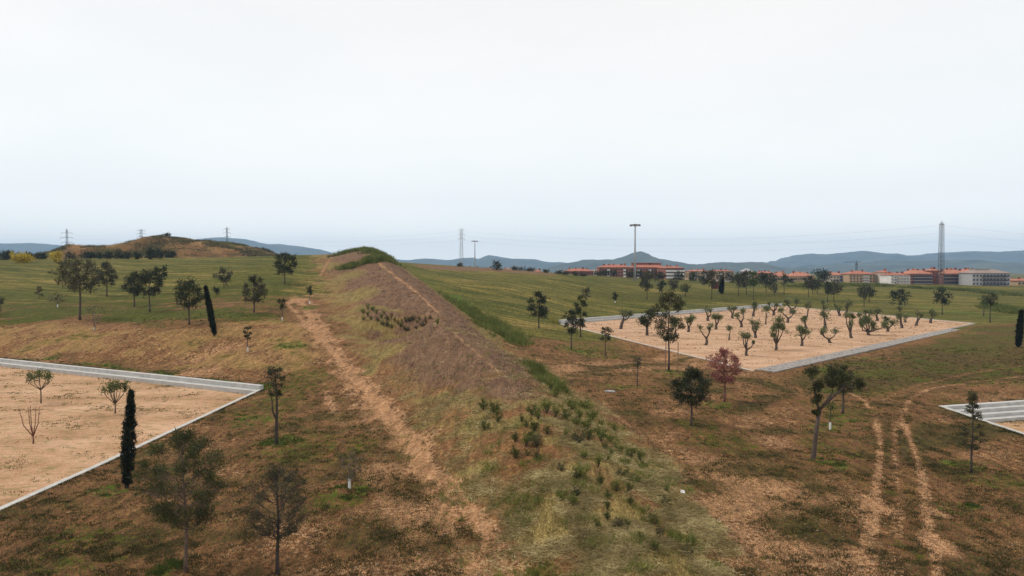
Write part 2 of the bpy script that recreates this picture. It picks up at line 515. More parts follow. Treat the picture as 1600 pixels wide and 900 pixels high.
    base = mixc(over(mow, big, .8), base, mow_c)
    base = mixc(over(green, big, 1.5, .40, .60), base, grn_c)
    brt_c = ramp(fine, [(.28, (.030, .055, .008)), (.72, (.115, .150, .026))])
    base = mixc(over(bright, big, 1.7), base, brt_c)
    # cut straw, brushed down the flank
    sm = N.new("ShaderNodeMapping"); sm.inputs['Scale'].default_value = (5.0, 1.2, 2.0); sm.inputs['Rotation'].default_value = (0, 0, R(-30)); L.new(tc.outputs['Object'], sm.inputs[0])
    sn_ = noise(2.2, 6, .7, vec=sm.outputs[0], dist=1.2)
    ss = stretch(ma('ADD', ma('MULTIPLY', sn_, .55), ma('MULTIPLY', nD, .45)), 2.0)
    straw_c = ramp(ss, [(.26, (.040, .032, .013)), (.5, (.175, .126, .050)), (.72, (.42, .33, .155))])
    base = mixc(over(straw, ss, 1.0, .25, .75), base, straw_c)
    pur_c = ramp(ss, [(.28, (.040, .025, .017)), (.5, (.140, .082, .052)), (.74, (.34, .225, .14))])
    base = mixc(over(purple, stretch(sn_, 1.6), 1.1, .22, .78), base, pur_c)
    # brushed lines running along the mound and over the slopes
    lm = N.new("ShaderNodeMapping"); lm.inputs['Scale'].default_value = (1.0, .16, .5); lm.inputs['Rotation'].default_value = (0, 0, R(-14)); L.new(tc.outputs['Object'], lm.inputs[0])
    ln_ = noise(1.7, 5, .65, vec=lm.outputs[0], dist=.6)
    tone = N.new("ShaderNodeMapRange"); L.new(ln_, tone.inputs[0]); tone.inputs[1].default_value = .34; tone.inputs[2].default_value = .66; tone.inputs[3].default_value = .66; tone.inputs[4].default_value = 1.36
    tn = N.new("ShaderNodeMixRGB"); tn.blend_type = 'MULTIPLY'; tn.inputs[0].default_value = 1.0; L.new(base, tn.inputs[1]); L.new(tone.outputs[0], tn.inputs[2]); base = tn.outputs[0]
    hs_ = N.new("ShaderNodeHueSaturation"); hs_.inputs['Saturation'].default_value = 1.1; hs_.inputs['Value'].default_value = .97; L.new(base, hs_.inputs['Color']); base = hs_.outputs[0]
    L.new(base, b.inputs['Base Color'])
    b.inputs['Roughness'].default_value = .95; b.inputs['Specular IOR Level'].default_value = .08
    bp = N.new("ShaderNodeBump"); bp.inputs['Strength'].default_value = .8; bp.inputs['Distance'].default_value = .16
    L.new(ma('ADD', nC, ma('MULTIPLY', nD, .5)), bp.inputs['Height']); L.new(bp.outputs[0], b.inputs['Normal'])
    return m
M_GROUND = ground_material()

def sand_material(name, c0, c1, c2, weed=0.0):
    m, t, b = new_mat(name)
    N = t.nodes; L = t.links
    tc = N.new("ShaderNodeTexCoord")
    mp = N.new("ShaderNodeMapping"); mp.inputs['Scale'].default_value = (.55, 1, 1); L.new(tc.outputs['Object'], mp.inputs[0])
    n1 = N.new("ShaderNodeTexNoise"); n1.inputs['Scale'].default_value = .22; n1.inputs['Detail'].default_value = 8; n1.inputs['Roughness'].default_value = .62; L.new(mp.outputs[0], n1.inputs[0])
    n2 = N.new("ShaderNodeTexNoise"); n2.inputs['Scale'].default_value = 3.4; n2.inputs['Detail'].default_value = 8; n2.inputs['Roughness'].default_value = .65; L.new(mp.outputs[0], n2.inputs[0])
    mx = N.new("ShaderNodeMath"); mx.operation = 'MULTIPLY_ADD'; L.new(n1.outputs[0], mx.inputs[0]); mx.inputs[1].default_value = .55
    m2 = N.new("ShaderNodeMath"); m2.operation = 'MULTIPLY'; L.new(n2.outputs[0], m2.inputs[0]); m2.inputs[1].default_value = .45; L.new(m2.outputs[0], mx.inputs[2])
    n4 = N.new("ShaderNodeTexNoise"); n4.inputs['Scale'].default_value = 9.0; n4.inputs['Detail'].default_value = 4; n4.inputs['Roughness'].default_value = .7; L.new(mp.outputs[0], n4.inputs[0])
    m3 = N.new("ShaderNodeMath"); m3.operation = 'MULTIPLY_ADD'; L.new(n4.outputs[0], m3.inputs[0]); m3.inputs[1].default_value = .35
    m5 = N.new("ShaderNodeMath"); m5.operation = 'MULTIPLY'; L.new(mx.outputs[0], m5.inputs[0]); m5.inputs[1].default_value = .65; L.new(m5.outputs[0], m3.inputs[2]); mx = m3
    cr = N.new("ShaderNodeValToRGB"); e = cr.color_ramp.elements
    e[0].position = .40; e[0].color = c0 + (1,); e[1].position = .57; e[1].color = c2 + (1,); x = e.new(.48); x.color = c1 + (1,)
    L.new(mx.outputs[0], cr.inputs[0])
    col = cr.outputs[0]
    if weed:
        n3 = N.new("ShaderNodeTexNoise"); n3.inputs['Scale'].default_value = 1.7; n3.inputs['Detail'].default_value = 7; n3.inputs['Roughness'].default_value = .7; L.new(mp.outputs[0], n3.inputs[0])
        r_ = N.new("ShaderNodeMapRange"); r_.interpolation_type = 'SMOOTHSTEP'; L.new(n3.outputs[0], r_.inputs[0]); r_.inputs[1].default_value = .66 - weed; r_.inputs[2].default_value = .74 - weed
        r_.inputs[4].default_value = .75
        mc = N.new("ShaderNodeMixRGB"); L.new(r_.outputs[0], mc.inputs[0]); L.new(col, mc.inputs[1]); mc.inputs[2].default_value = (.17, .15, .055, 1)
        col = mc.outputs[0]
    L.new(col, b.inputs['Base Color'])
    b.inputs['Roughness'].default_value = .95; b.inputs['Specular IOR Level'].default_value = .08
    bp = N.new("ShaderNodeBump"); bp.inputs['Strength'].default_value = .5; bp.inputs['Distance'].default_value = .08
    L.new(n2.outputs[0], bp.inputs['Height']); L.new(bp.outputs[0], b.inputs['Normal'])
    return m
M_SAND = sand_material("plot_sand", (.22, .128, .064), (.405, .242, .142), (.54, .355, .235), .09)
M_SAND2 = sand_material("plot_sand_grassy", (.20, .12, .055), (.39, .225, .125), (.53, .34, .215), .135)
M_CONC = mat_plain("pale_concrete", (.44, .43, .41), .85, .14, 1.2, .2)
M_CONC2 = mat_plain("kerb_concrete", (.44, .42, .385), .85, .14, 1.5, .2)
M_GRAVEL = mat_plain("grey_paving", (.25, .225, .205), .9, .45, 1.6, .8)
M_BARK = mat_plain("bark_brown", (.085, .062, .050), .9, .35, 6, .6)
M_BARK_D = mat_plain("bark_dark", (.050, .040, .034), .9, .35, 6, .6)
M_BARK_P = mat_plain("bark_pine", (.13, .090, .068), .9, .30, 6, .6)
M_BARK_R = mat_plain("bark_reddish", (.17, .075, .055), .9, .25, 6, .3)
M_BARK_G = mat_plain("bark_grey", (.16, .135, .11), .9, .25, 6, .3)
M_PINE = mat_leaf("needles_dark", (.012, .017, .008), (.034, .042, .018), (.090, .092, .038))
M_PINE2 = mat_leaf("needles_grey_brown", (.030, .030, .017), (.068, .064, .034), (.15, .125, .068))
M_PINE3 = mat_leaf("needles_green", (.018, .026, .009), (.056, .066, .020), (.15, .15, .045))
M_CYP = mat_leaf("cypress_green", (.006, .009, .006), (.014, .020, .011), (.030, .038, .018), transl=.05)
M_OLIVE = mat_leaf("olive_leaves", (.055, .070, .026), (.155, .172, .072), (.34, .36, .17))
M_LEAF = mat_leaf("fresh_leaves", (.026, .044, .012), (.080, .11, .028), (.17, .20, .055))
M_LEAFD = mat_leaf("dull_leaves", (.022, .027, .012), (.062, .066, .026), (.14, .13, .052))
M_SCRUB = mat_leaf('scrub_leaves', (.045, .045, .018), (.105, .095, .035), (.20, .165, .07), scale=.1)
M_DRYW = mat_leaf('dry_weeds', (.08, .075, .025), (.17, .14, .055), (.30, .24, .11), scale=.4)
M_STONE = mat_plain('pale_stone', (.27, .19, .13), .9, .2, 3)
M_REDL = mat_leaf("red_leaves", (.14, .050, .042), (.32, .125, .10), (.52, .27, .21))
M_DRY = mat_leaf("dry_twigs", (.055, .042, .026), (.12, .10, .05), (.20, .17, .09))
M_SHRUB = mat_leaf("shrub_leaves", (.022, .032, .009), (.095, .112, .022), (.27, .26, .055), scale=2.5)
M_SHRUB2 = mat_leaf("shrub_bright_leaves", (.055, .072, .015), (.165, .185, .038), (.34, .33, .095), scale=2.5)
M_REED = mat_leaf("tall_grass_green", (.050, .065, .014), (.130, .150, .032), (.27, .27, .08), scale=.5)
M_BROOM = mat_leaf("broom_flowers", (.10, .09, .02), (.50, .36, .02), (.75, .58, .03), scale=1.2)
M_TUFT = mat_leaf("weeds", (.026, .028, .008), (.062, .058, .018), (.18, .135, .050), scale=.6)
M_TUFTG = mat_leaf("lush_grass", (.024, .046, .008), (.060, .095, .016), (.13, .165, .032), scale=.6)
M_STRAW = mat_leaf("straw_blades", (.12, .090, .034), (.34, .265, .115), (.66, .55, .29), scale=.5)
M_PURPG = mat_leaf("ripe_grass", (.050, .030, .020), (.15, .085, .058), (.34, .22, .15), scale=.3)
M_METAL = mat_plain("galvanised_steel", (.30, .31, .32), .5, .1, 2, metal=.3)
M_DMETAL = mat_plain("dark_steel", (.09, .10, .11), .6, .1, 2, metal=.2)
M_MASTG = mat_plain("grey_paint", (.34, .36, .38), .5, .06, 2)
M_MASTR = mat_plain("rusty_lamp_ring", (.16, .09, .06), .6, .15, 2)
M_WOOD = mat_plain("stake_wood", (.20, .12, .075), .85, .2, 5)
M_WHITE = mat_plain("white_plastic", (.70, .70, .68), .6, .06, 4)
M_BOARD = mat_plain("dark_red_board", (.14, .035, .03), .7, .1, 2)

# ------------------------------------------------------------------ terrain
def spaced(segs):
    out = [segs[0][0]]
    for a_, b_, h_ in segs:
        n = max(1, int(round((b_ - a_) / h_)))
        out += list(np.linspace(a_, b_, n + 1)[1:])
    return out
def grow(start, end, h_, k=1.16):
    out = []; x_ = start; sg = 1 if end > start else -1
    while (end - x_) * sg > 0:
        h_ *= k; x_ += sg * h_
        out.append(x_)
    return out
xl = spaced([(-150, -95, 1.0), (-95, -48, .55), (-48, 52, .34), (52, 90, .6), (90, 180, 1.2)])
xl = grow(-150, -9000, 1.2)[::-1] + xl + grow(180, 9000, 1.4)
yl = spaced([(-20, 22, 1.5), (22, 92, .34), (92, 150, .55), (150, 240, .9), (240, 470, 1.5)])
yl = grow(-20, -300, 2)[::-1] + yl + grow(470, 8300, 1.8)
xl = np.clip(np.array(xl), -9300, 9300); yl = np.clip(np.array(yl), -350, 8350)
GX, GY = np.meshgrid(xl, yl)
GZ, GT, GA, GTH = terrain(GX.ravel(), GY.ravel(), True)
gx, gy = GX.ravel(), GY.ravel()

def wpoly(px): return [at(a_, b_)[:2] for a_, b_ in px]
def pmask(px, soft=2.0, wob=2.0, sc_=5.0, seed=5):
    s_ = poly_sdf(gx, gy, wpoly(px)) + (fbm(gx / sc_, gy / sc_, seed, 3) - .5) * 2 * wob
    return 1 - sstep(-soft, soft, s_)
def lmask(px, w0, w1=None, soft=.6, seed=9):
    P = [at(a_, b_)[:2] for a_, b_ in px]
    d = np.full(gx.shape, 1e9); ww = np.zeros(gx.shape)
    w1 = w0 if w1 is None else w1
    n = len(P) - 1
    for i in range(n):
        dd, t = seg_dist(gx, gy, P[i], P[i + 1])
        m = dd < d
        d = np.where(m, dd, d); ww = np.where(m, w0 + (w1 - w0) * (i + t) / n, ww)
    d = d + (fbm(gx / 2.2, gy / 2.2, seed, 3) - .5) * 1.0 * ww
    return 1 - sstep(ww * .5 - soft * .5, ww * .5 + soft * .5, d)
def emask(px, py, rx, ry, soft=.35, seed=13):
    c = at(px, py); 
    wx = rx * c[1] / F
    up = at(px, py - ry); dn = at(px, min(py + ry, 940))
    wy = max(wx * .4, min((up[1] - dn[1]) / 2, 3.0 * wx))
    r_ = np.hypot((gx - c[0]) / wx, (gy - c[1]) / wy) + (fbm(gx / 1.6, gy / 1.6, seed, 3) - .5) * .9
    return 1 - sstep(.55 - soft * .3, 1.25 + soft, r_)

absT = np.abs(GT)
on_m = 1 - sstep(.66, 1.14, absT + (fbm(gx / 2.4, gy / 2.4, 41, 4) - .5) * .7)
near = 1 - sstep(85, 125, gy)
left = gx < (-0.28 * gy + 10) * 0 + np.interp(gy, [30, 76, 110, 200, 300], [2, -6, -16, -42, -70])
n_big = fbm(gx / 14, gy / 14, 51, 3)
n_mid = fbm(gx / 4, gy / 4, 52, 3)
soil = .32 + (n_big - .5) * .9
green = (n_mid - .5) * .9 + .02
straw = on_m * 0
purple = on_m * 0
dark = .38 + (n_mid - .5) * .9
tan = np.zeros_like(gx); mow = np.zeros_like(gx); bright = np.zeros_like(gx)
# right near slope: browner, few bare spots
rt = (~left) & (gy < 125)
dark = np.where(rt, .40 + (n_mid - .5) * 1.1, dark)
soil = np.where(rt, .36 + (n_big - .5) * 1.1, soil)
# far meadows
mow_l = sstep(138, 168, gy + (n_big - .5) * 20) * left
mow_r = sstep(118, 150, gy + (n_big - .5) * 24 - np.clip(gx, -40, 60) * .15) * (~left)
mow = np.clip(mow_l + mow_r, 0, 1)
# left: dark green band, then tan slope
strk = fbm(gx / 9, gy / 2.4, 333, 4)
dg = pmask([(-60, 452), (120, 460), (300, 455), (440, 430), (470, 440), (452, 505), (380, 500), (250, 512), (120, 500), (-60, 520)], 5, 5, 9)
green = np.maximum(green, dg * (.66 + (strk - .5) * 1.6)); soil *= (1 - .6 * dg); mow *= (1 - .5 * dg * sstep(.3, .6, strk))
mg = pmask([(250, 452), (440, 405), (505, 402), (470, 452), (400, 470)], 10, 8, 12)
green = np.maximum(green, mg * (.5 + (strk - .5) * 1.2))
ts = pmask([(-40, 512), (130, 506), (235, 520), (330, 505), (440, 500), (505, 525), (530, 600), (440, 590), (200, 562), (-40, 550)], 2.5, 4, 6)
tan = np.maximum(tan, ts * (.60 + (n_mid - .5) * 1.3)); green = green * (1 - ts) + ts * (.22 + (n_mid - .5) * .8); dark *= (1 - .3 * ts)
gs = lmask([(60, 560), (160, 570), (300, 590), (400, 603)], 3.0, 2.5, 1.5)
bright = np.maximum(bright, gs * .62 * sstep(.35, .6, n_mid))
# right meadow strips
rr = pmask([(880, 470), (1040, 478), (1270, 468), (1270, 474), (1040, 490), (900, 500), (860, 500)], 3, 3, 8)
tan = np.maximum(tan, rr * .45)
gm = pmask([(900, 455), (1100, 455), (1240, 458), (1240, 470), (1060, 476), (940, 470)], 6, 6, 12)
green = np.maximum(green, gm * .6); mow *= (1 - .4 * gm)
# around the olive plot's right side: dull green brown field
fr = pmask([(1190, 590), (1540, 508), (1700, 500), (1700, 590), (1450, 610), (1300, 620)], 4, 4, 9)
mow = np.maximum(mow * (1 - fr), fr * .0); dark = np.maximum(dark * (1 - fr), fr * .62); soil *= (1 - .7 * fr)
green = np.maximum(green, fr * (.42 + (n_mid - .5) * 1.2))
bh = pmask([(1230, 447), (1420, 450), (1600, 458), (1600, 480), (1440, 486), (1300, 468)], 4, 5, 12)
tan = np.maximum(tan, bh * .32); green = np.maximum(green, bh * .34)
gb = lmask([(1440, 478), (1520, 492), (1600, 498)], 8, 6, 3)
bright = np.maximum(bright, gb * .5)
pth = lmask([(1210, 455), (1300, 458), (1350, 461), (1420, 469)], 2.4, 2.4, 1)
soil = np.maximum(soil, pth * .9)
# the left hill
hm = 1 - sstep(.9, 1.15, np.abs(GTH))
hm = hm * (gy > 330)
mow *= (1 - hm); green = np.where(hm > .3, .42 + (fbm(gx / 18, gy / 18, 61, 4) - .5) * 1.3, green); tan = np.maximum(tan, hm * (.42 + (fbm(gx / 9, gy / 9, 63, 4) - .5) * 1.2)); soil *= (1 - hm)
purple = np.maximum(purple, hm * sstep(-165, -150, gx + 0 * gy) * .9)
# brown strip on the skyline right of the mound
bs = pmask([(640, 412), (760, 419), (870, 428), (870, 431), (760, 424), (660, 419)], 4, 3, 9)
purple = np.maximum(purple, bs * .7); mow *= 1 - .6 * bs
# mound cover
yy = gy
mn = on_m * (1 - sstep(56, 92, yy + (n_mid - .5) * 26))
mf = on_m * sstep(50, 84, yy + (n_mid - .5) * 26)
straw = np.maximum(straw, mn * np.clip(.58 + (fbm(gx / 2.6, gy / 2.6, 57, 3) - .5) * 2.2, .12, 1.05))
green = np.where(mn > .3, .04 + (n_mid - .5) * .9, green)
pur_pat = fbm(gx / 11, gy / 11, 71, 3)
crest_w = 1 - sstep(.25, .95, np.where(GT > 0, absT * 1.0, absT * .95))
purple = np.maximum(purple, mf * np.clip(crest_w * 1.25 + (pur_pat - .5) * 1.6, 0, 1.1))
straw = np.maximum(straw, mf * np.clip(.55 + (.5 - pur_pat) * 1.8 , 0, .9))
rf_ = (GT < 0) * sstep(.30, .62, absT + (n_mid - .5) * .4) * on_m
purple *= 1 - .75 * rf_; straw = np.maximum(straw, rf_ * (.62 + (n_mid - .5) * 1.2))
dark = np.where(on_m > .3, .12 + (n_mid - .5) * .7, dark); soil *= (1 - .9 * on_m); mow *= (1 - on_m); tan *= (1 - on_m)
green = np.where(mf > .3, .10 + (n_mid - .5) * .9, green)
for e_ in ((720, 575, 45, 18), (790, 600, 40, 15), (735, 600, 30, 10), (672, 470, 30, 16), (640, 450, 25, 12)):
    m_ = emask(*e_); purple = np.maximum(purple, m_ * .9); straw *= 1 - .7 * m_
for e_ in ((600, 505, 40, 10), (560, 460, 30, 14), (610, 548, 35, 9), (550, 430, 22, 8), (570, 580, 20, 10)):
    m_ = emask(*e_); straw = np.maximum(straw, m_ * .85); purple *= 1 - .8 * m_
for ln, w0_, w1_ in (([(560, 528), (610, 524), (655, 514), (692, 506)], 1.6, 1.2), ([(560, 478), (590, 480), (640, 492), (680, 495)], 1.4, 1.2)):
    m_ = lmask(ln, w0_, w1_, 1.2); straw = np.maximum(straw, m_ * .95); purple *= 1 - m_ * .8; green = np.maximum(green, m_ * .4)
# green strips beside the mound
for ln, w0_, w1_, v_ in (([(700, 462), (735, 488), (770, 508), (800, 532)], 6, 4, .9), ([(838, 575), (860, 600), (905, 640), (950, 680)], 2.2, 3, .45), ([(650, 425), (690, 455)], 7, 7, .35)):
    m_ = lmask(ln, w0_, w1_, 1.5); bright = np.maximum(bright, m_ * v_); purple *= 1 - m_
for e_ in ((668, 474, 34, 20), (650, 452, 28, 16), (625, 428, 22, 10), (735, 560, 62, 30), (700, 545, 40, 18), (792, 606, 46, 15)):
    m_ = emask(*e_, .6); purple = np.maximum(purple, m_ * (.78 + (n_mid - .5) * .9)); straw *= 1 - .6 * m_
green = np.maximum(green, rf_ * (.30 + (n_big - .5) * 1.4))
# crest path
cr_ = lmask([(592, 412), (610, 425), (640, 448), (665, 470), (688, 492)], 1.0, .7, .5); soil = np.maximum(soil, cr_ * .8); purple *= 1 - cr_ * .8
cr2 = lmask([(694, 507), (715, 525), (742, 548), (780, 582)], .8, .4, .5); soil = np.maximum(soil, cr2 * .78); purple *= 1 - cr2 * .6
# sand tracks left
for ln, w0_, w1_, v_ in (([(455, 452), (470, 470), (490, 505), (515, 545), (540, 575), (575, 615), (602, 655), (640, 700), (680, 745), (725, 790), (775, 860), (800, 905)], 1.2, .8, 1.12),
                         ([(520, 400), (500, 430), (480, 460), (500, 500), (540, 560), (590, 605), (640, 660)], 1.0, .8, .66),
                         ([(545, 575), (590, 620), (625, 665), (665, 715), (712, 765), (752, 805), (820, 880)], 1.0, .7, 1.1),
                         ([(590, 640), (640, 720), (690, 800), (740, 900)], .8, .55, .98),
                         ([(505, 600), (540, 680), (585, 760), (640, 840), (680, 900)], 1.2, .9, .74),
                         ([(470, 455), (450, 475), (470, 500), (500, 530)], 1.3, 1.3, .7)):
    m_ = lmask(ln, w0_, w1_, 1.0); soil = np.maximum(soil, m_ * v_); dark *= 1 - .9 * m_; straw *= 1 - .9 * m_; purple *= 1 - .9 * m_; green *= 1 - .8 * m_; tan *= 1 - m_
for ln, w0_, w1_, v_, sd_ in (([(470, 450), (485, 500), (520, 560), (575, 630), (640, 710), (710, 790), (790, 890)], 5.5, 3.6, .44, 141), ([(520, 560), (560, 640), (610, 720), (670, 800), (740, 900)], 4.5, 4.0, .42, 143)):
    m_ = lmask(ln, w0_, w1_, 2.0); soil = np.maximum(soil, m_ * (v_ + (fbm(gx / 1.1, gy / 3.0, sd_, 3) - .5) * 1.5)); dark *= 1 - .35 * m_; straw *= 1 - .6 * m_; purple *= 1 - .6 * m_; green *= 1 - .5 * m_
mm = pmask([(500, 640), (580, 640), (700, 760), (830, 900), (820, 960), (300, 960), (420, 880), (560, 860)], 1.5, 2, 3)
soil = np.maximum(soil, mm * .50); dark = np.where(mm > .5, .40 + (n_mid - .5) * .7, dark); green = np.where(mm > .5, green - .15, green)
# tyre tracks right
for ln, w0_, w1_, v_ in (([(1345, 940), (1352, 860), (1366, 800), (1372, 740), (1376, 690), (1366, 650), (1350, 625), (1320, 610)], .55, .42, .92),
                         ([(1470, 940), (1460, 860), (1448, 800), (1440, 740), (1424, 690), (1408, 655)], .52, .42, .86),
                         ([(1408, 655), (1420, 625), (1450, 608), (1520, 597), (1605, 588)], .45, .35, .62),
                         ([(1400, 940), (1402, 860), (1405, 800), (1400, 740), (1398, 700), (1400, 660)], .36, .36, .56),
                         ([(1380, 625), (1440, 600), (1510, 584), (1605, 570)], .35, .35, .45)):
    m_ = lmask(ln, w0_, w1_, .5); soil = np.maximum(soil, m_ * v_); dark *= 1 - .9 * m_; green *= 1 - .9 * m_
for e_ in ((1368, 790, 18, 18), (1468, 850, 22, 20), (1455, 795, 14, 12), (1545, 745, 18, 7)):
    m_ = emask(*e_); soil = np.maximum(soil, m_ * .95); dark *= 1 - .8 * m_; green *= 1 - m_
for e_ in ((1125, 800, 110, 40), (1050, 640, 60, 20), (1150, 850, 80, 30), (1560, 850, 60, 30), (1230, 850, 60, 40)):
    m_ = emask(*e_, .6); soil = np.maximum(soil, m_ * .42)
# lush spots round the trunks
for e_ in ((430, 690, 38, 12), (400, 655, 40, 12), (175, 770, 30, 10), (258, 888, 34, 14), (548, 765, 34, 14), (165, 765, 25, 10), (1298, 722, 30, 12), (1318, 655, 34, 8), (1295, 668, 40, 8),
           (1520, 725, 45, 8), (1505, 795, 50, 10), (1560, 815, 34, 8), (905, 545, 36, 8), (985, 604, 50, 4), (1050, 583, 36, 7), (1120, 630, 26, 8), (945, 556, 30, 5), (440, 500, 22, 5), (484, 480, 16, 5),
           (455, 540, 30, 8), (775, 790, 14, 8), (1600, 600, 60, 6), (1290, 575, 30, 4), (1360, 560, 40, 4), (1480, 520, 60, 3), (800, 815, 18, 10), (775, 790, 14, 8)):
    m_ = emask(*e_); bright = np.maximum(bright, m_ * (.48 + (n_mid - .5) * .5)); dark *= 1 - .4 * m_; soil *= 1 - .5 * m_
for e_ in ((1130, 690, 60, 18), (1090, 665, 40, 12), (1290, 700, 40, 20), (1310, 640, 50, 20), (470, 600, 50, 30), (420, 640, 60, 30), (480, 700, 60, 30), (130, 840, 80, 20), (100, 880, 80, 20), (930, 545, 60, 14),
           (1395, 770, 12, 30), (1430, 780, 10, 30), (1420, 860, 20, 40), (1500, 640, 30, 12), (1570, 750, 60, 20), (560, 700, 30, 30), (520, 780, 50, 20)):
    m_ = emask(*e_, .6); green = np.maximum(green, m_ * .52); soil *= 1 - .5 * m_
colA = np.stack([soil, green, straw, mow], -1); colB = np.stack([purple, dark, tan, bright], -1)
ny, nx = GX.shape
idx = np.arange(nx * ny).reshape(ny, nx)
quads = np.stack([idx[:-1, :-1], idx[:-1, 1:], idx[1:, 1:], idx[1:, :-1]], -1).reshape(-1, 4).astype(np.int32)
me = bpy.data.meshes.new("ground")
me.vertices.add(nx * ny); me.vertices.foreach_set('co', np.stack([gx, gy, GZ], -1).astype(np.float32).ravel())
me.loops.add(quads.size); me.loops.foreach_set('vertex_index', quads.ravel())
me.polygons.add(len(quads)); me.polygons.foreach_set('loop_start', (np.arange(len(quads)) * 4).astype(np.int32))
me.polygons.foreach_set('use_smooth', np.ones(len(quads), bool))
me.update(calc_edges=True)
for nm, arr in (("cover_a", colA), ("cover_b", colB)):
    at_ = me.attributes.new(nm, 'FLOAT_COLOR', 'POINT')
    at_.data.foreach_set('color', np.clip(arr, -1, 1.3).astype(np.float32).ravel())
me.materials.append(M_GROUND)
ground = link(bpy.data.objects.new("ground", me)); tag(ground, kind="structure")

# a quick lookup of the cover masks for scattering
def lut(arr):
    A2 = arr.reshape(ny, nx)
    def f(x, y):
        i = np.clip(np.searchsorted(yl, y) - 1, 0, ny - 2); j = np.clip(np.searchsorted(xl, x) - 1, 0, nx - 2)
        ty = (y - yl[i]) / (yl[i + 1] - yl[i]); tx = (x - xl[j]) / (xl[j + 1] - xl[j])
        return (A2[i, j] * (1 - tx) + A2[i, j + 1] * tx) * (1 - ty) + (A2[i + 1, j] * (1 - tx) + A2[i + 1, j + 1] * tx) * ty
    return f
Lz, Lsoil, Lgreen, Lstraw, Lpur, Ldark, Lbright, Ltan = map(lut, (GZ, soil, green, straw, purple, dark, bright, tan))
Lon = lut(on_m)

# ------------------------------------------------------------------ plots: sand floors, kerbs, stepped walls
def floor_plane(name, P, z, mat, inset=.25):
    c = sum(P) / 4
    Q = [p + (c - p) / np.linalg.norm(c - p) * inset * 1.4 for p in P]
    mb = MB(); mb.prism([tuple(q_) for q_ in Q], z - .5, z)
    o = mb.build(name, mat); return tag(o, kind="structure")
floor_plane("sand_plot_floor", LP, 0.0, M_SAND2)
floor_plane("sand_plot_floor", OP, 0.0, M_SAND)
floor_plane("sand_plot_floor", RP, -1.25, M_SAND2)
def strip(mb, A, B, off0, off1, z_0, z_1, inward, seg=6.0, gap=.012, rise=0.0):
    """a bar along A->B between two offsets, cut in cast lengths"""
    d = B - A; Ln = np.linalg.norm(d); d = d / Ln; n_ = np.array([-d[1], d[0]])
    if np.dot(n_, inward) < 0: n_ = -n_
    k = max(1, int(round(Ln / seg)))
    for i in range(k):
        s0, s1 = Ln * i / k + gap, Ln * (i + 1) / k - gap
        jz = random.uniform(-.008, .008)
        a0 = A + d * s0 + n_ * off0; a1 = A + d * s1 + n_ * off0; b1 = A + d * s1 + n_ * off1; b0 = A + d * s0 + n_ * off1
        mb.prism([tuple(a0), tuple(a1), tuple(b1), tuple(b0)], z_0, z_1 + jz)
        if rise:                      # lifts the top towards A
            for q_ in range(len(mb.v) - 4, len(mb.v)):
                v_ = mb.v[q_]; t_ = float(np.dot(np.array(v_[:2]) - A, d)) / 30.0
                mb.v[q_] = (v_[0], v_[1], v_[2] + rise * max(0.0, 1 - t_))
def inward_of(P, i):
    c = sum(P) / 4; m_ = (P[i] + P[(i + 1) % 4]) / 2; return c - m_
def kerb(name, label, P, i, width, ztop, zbot=-.6, a0=0.0, a1=0.0, rise=0.0):
    A, B = P[i], P[(i + 1) % 4]; d = (B - A) / np.linalg.norm(B - A)
    mb = MB(); strip(mb, A + d * a0, B - d * a1, 0, width, zbot, ztop, inward_of(P, i), 4.0, rise=rise)
    o = mb.build(name, M_CONC2); tag(o, label, "kerb"); return o
def steps(name, label, P, i, n_, tread, rise, zt, depth_bot, first=.45):
    A, B = P[i], P[(i + 1) % 4]
    t = thing(name, label, "stepped wall")
    off = 0.0
    for k in range(n_):
        mb = MB()
        w_ = first if k == 0 else tread
        strip(mb, A, B, off, off + w_, depth_bot, zt - rise * k, inward_of(P, i), 5.0)
        off += w_ + .003
        mb.build("step", M_CONC, t)
    return t
kerb("kerb", "long pale kerb running towards the camera along the left sand plot", LP, 0, .42, .09, rise=.42)
steps("stepped_wall", "two tier pale concrete wall along the back of the left sand plot", LP, 3, 2, .8, .46, .92, -.6, .6)
kerb("kerb", "thin pale kerb along the near left side of the olive plot", OP, 3, .36, .08)
steps("stepped_wall", "low two tier concrete wall at the far side of the olive plot", OP, 2, 2, .9, .55, 1.05, -.6, .9)
kerb("kerb", "thin kerb at the far right of the olive plot", OP, 1, .5, .12)
kerb("kerb", "pale kerb edging the cut off sand plot at the right edge", RP, 0, .4, .08, -1.8)
steps("stepped_wall", "four white concrete steps going down into the plot at the right edge", RP, 3, 4, .8, .33, .08, -1.8, .6)
mb = MB(); strip(mb, OP[0] + (OP[1] - OP[0]) * .012, OP[0] + (OP[1] - OP[0]) * .80, -2.6, 0.35, -.4, .06, inward_of(OP, 0), 1.6, .02)
tag(mb.build("paved_path", M_GRAVEL), kind="structure")
mb = MB(); strip(mb, OP[0] + (OP[1] - OP[0]) * .80, OP[1], -.5, .35, -.4, .05, inward_of(OP, 0), 1.6, .02)
tag(mb.build("paved_path", M_GRAVEL), kind="structure")

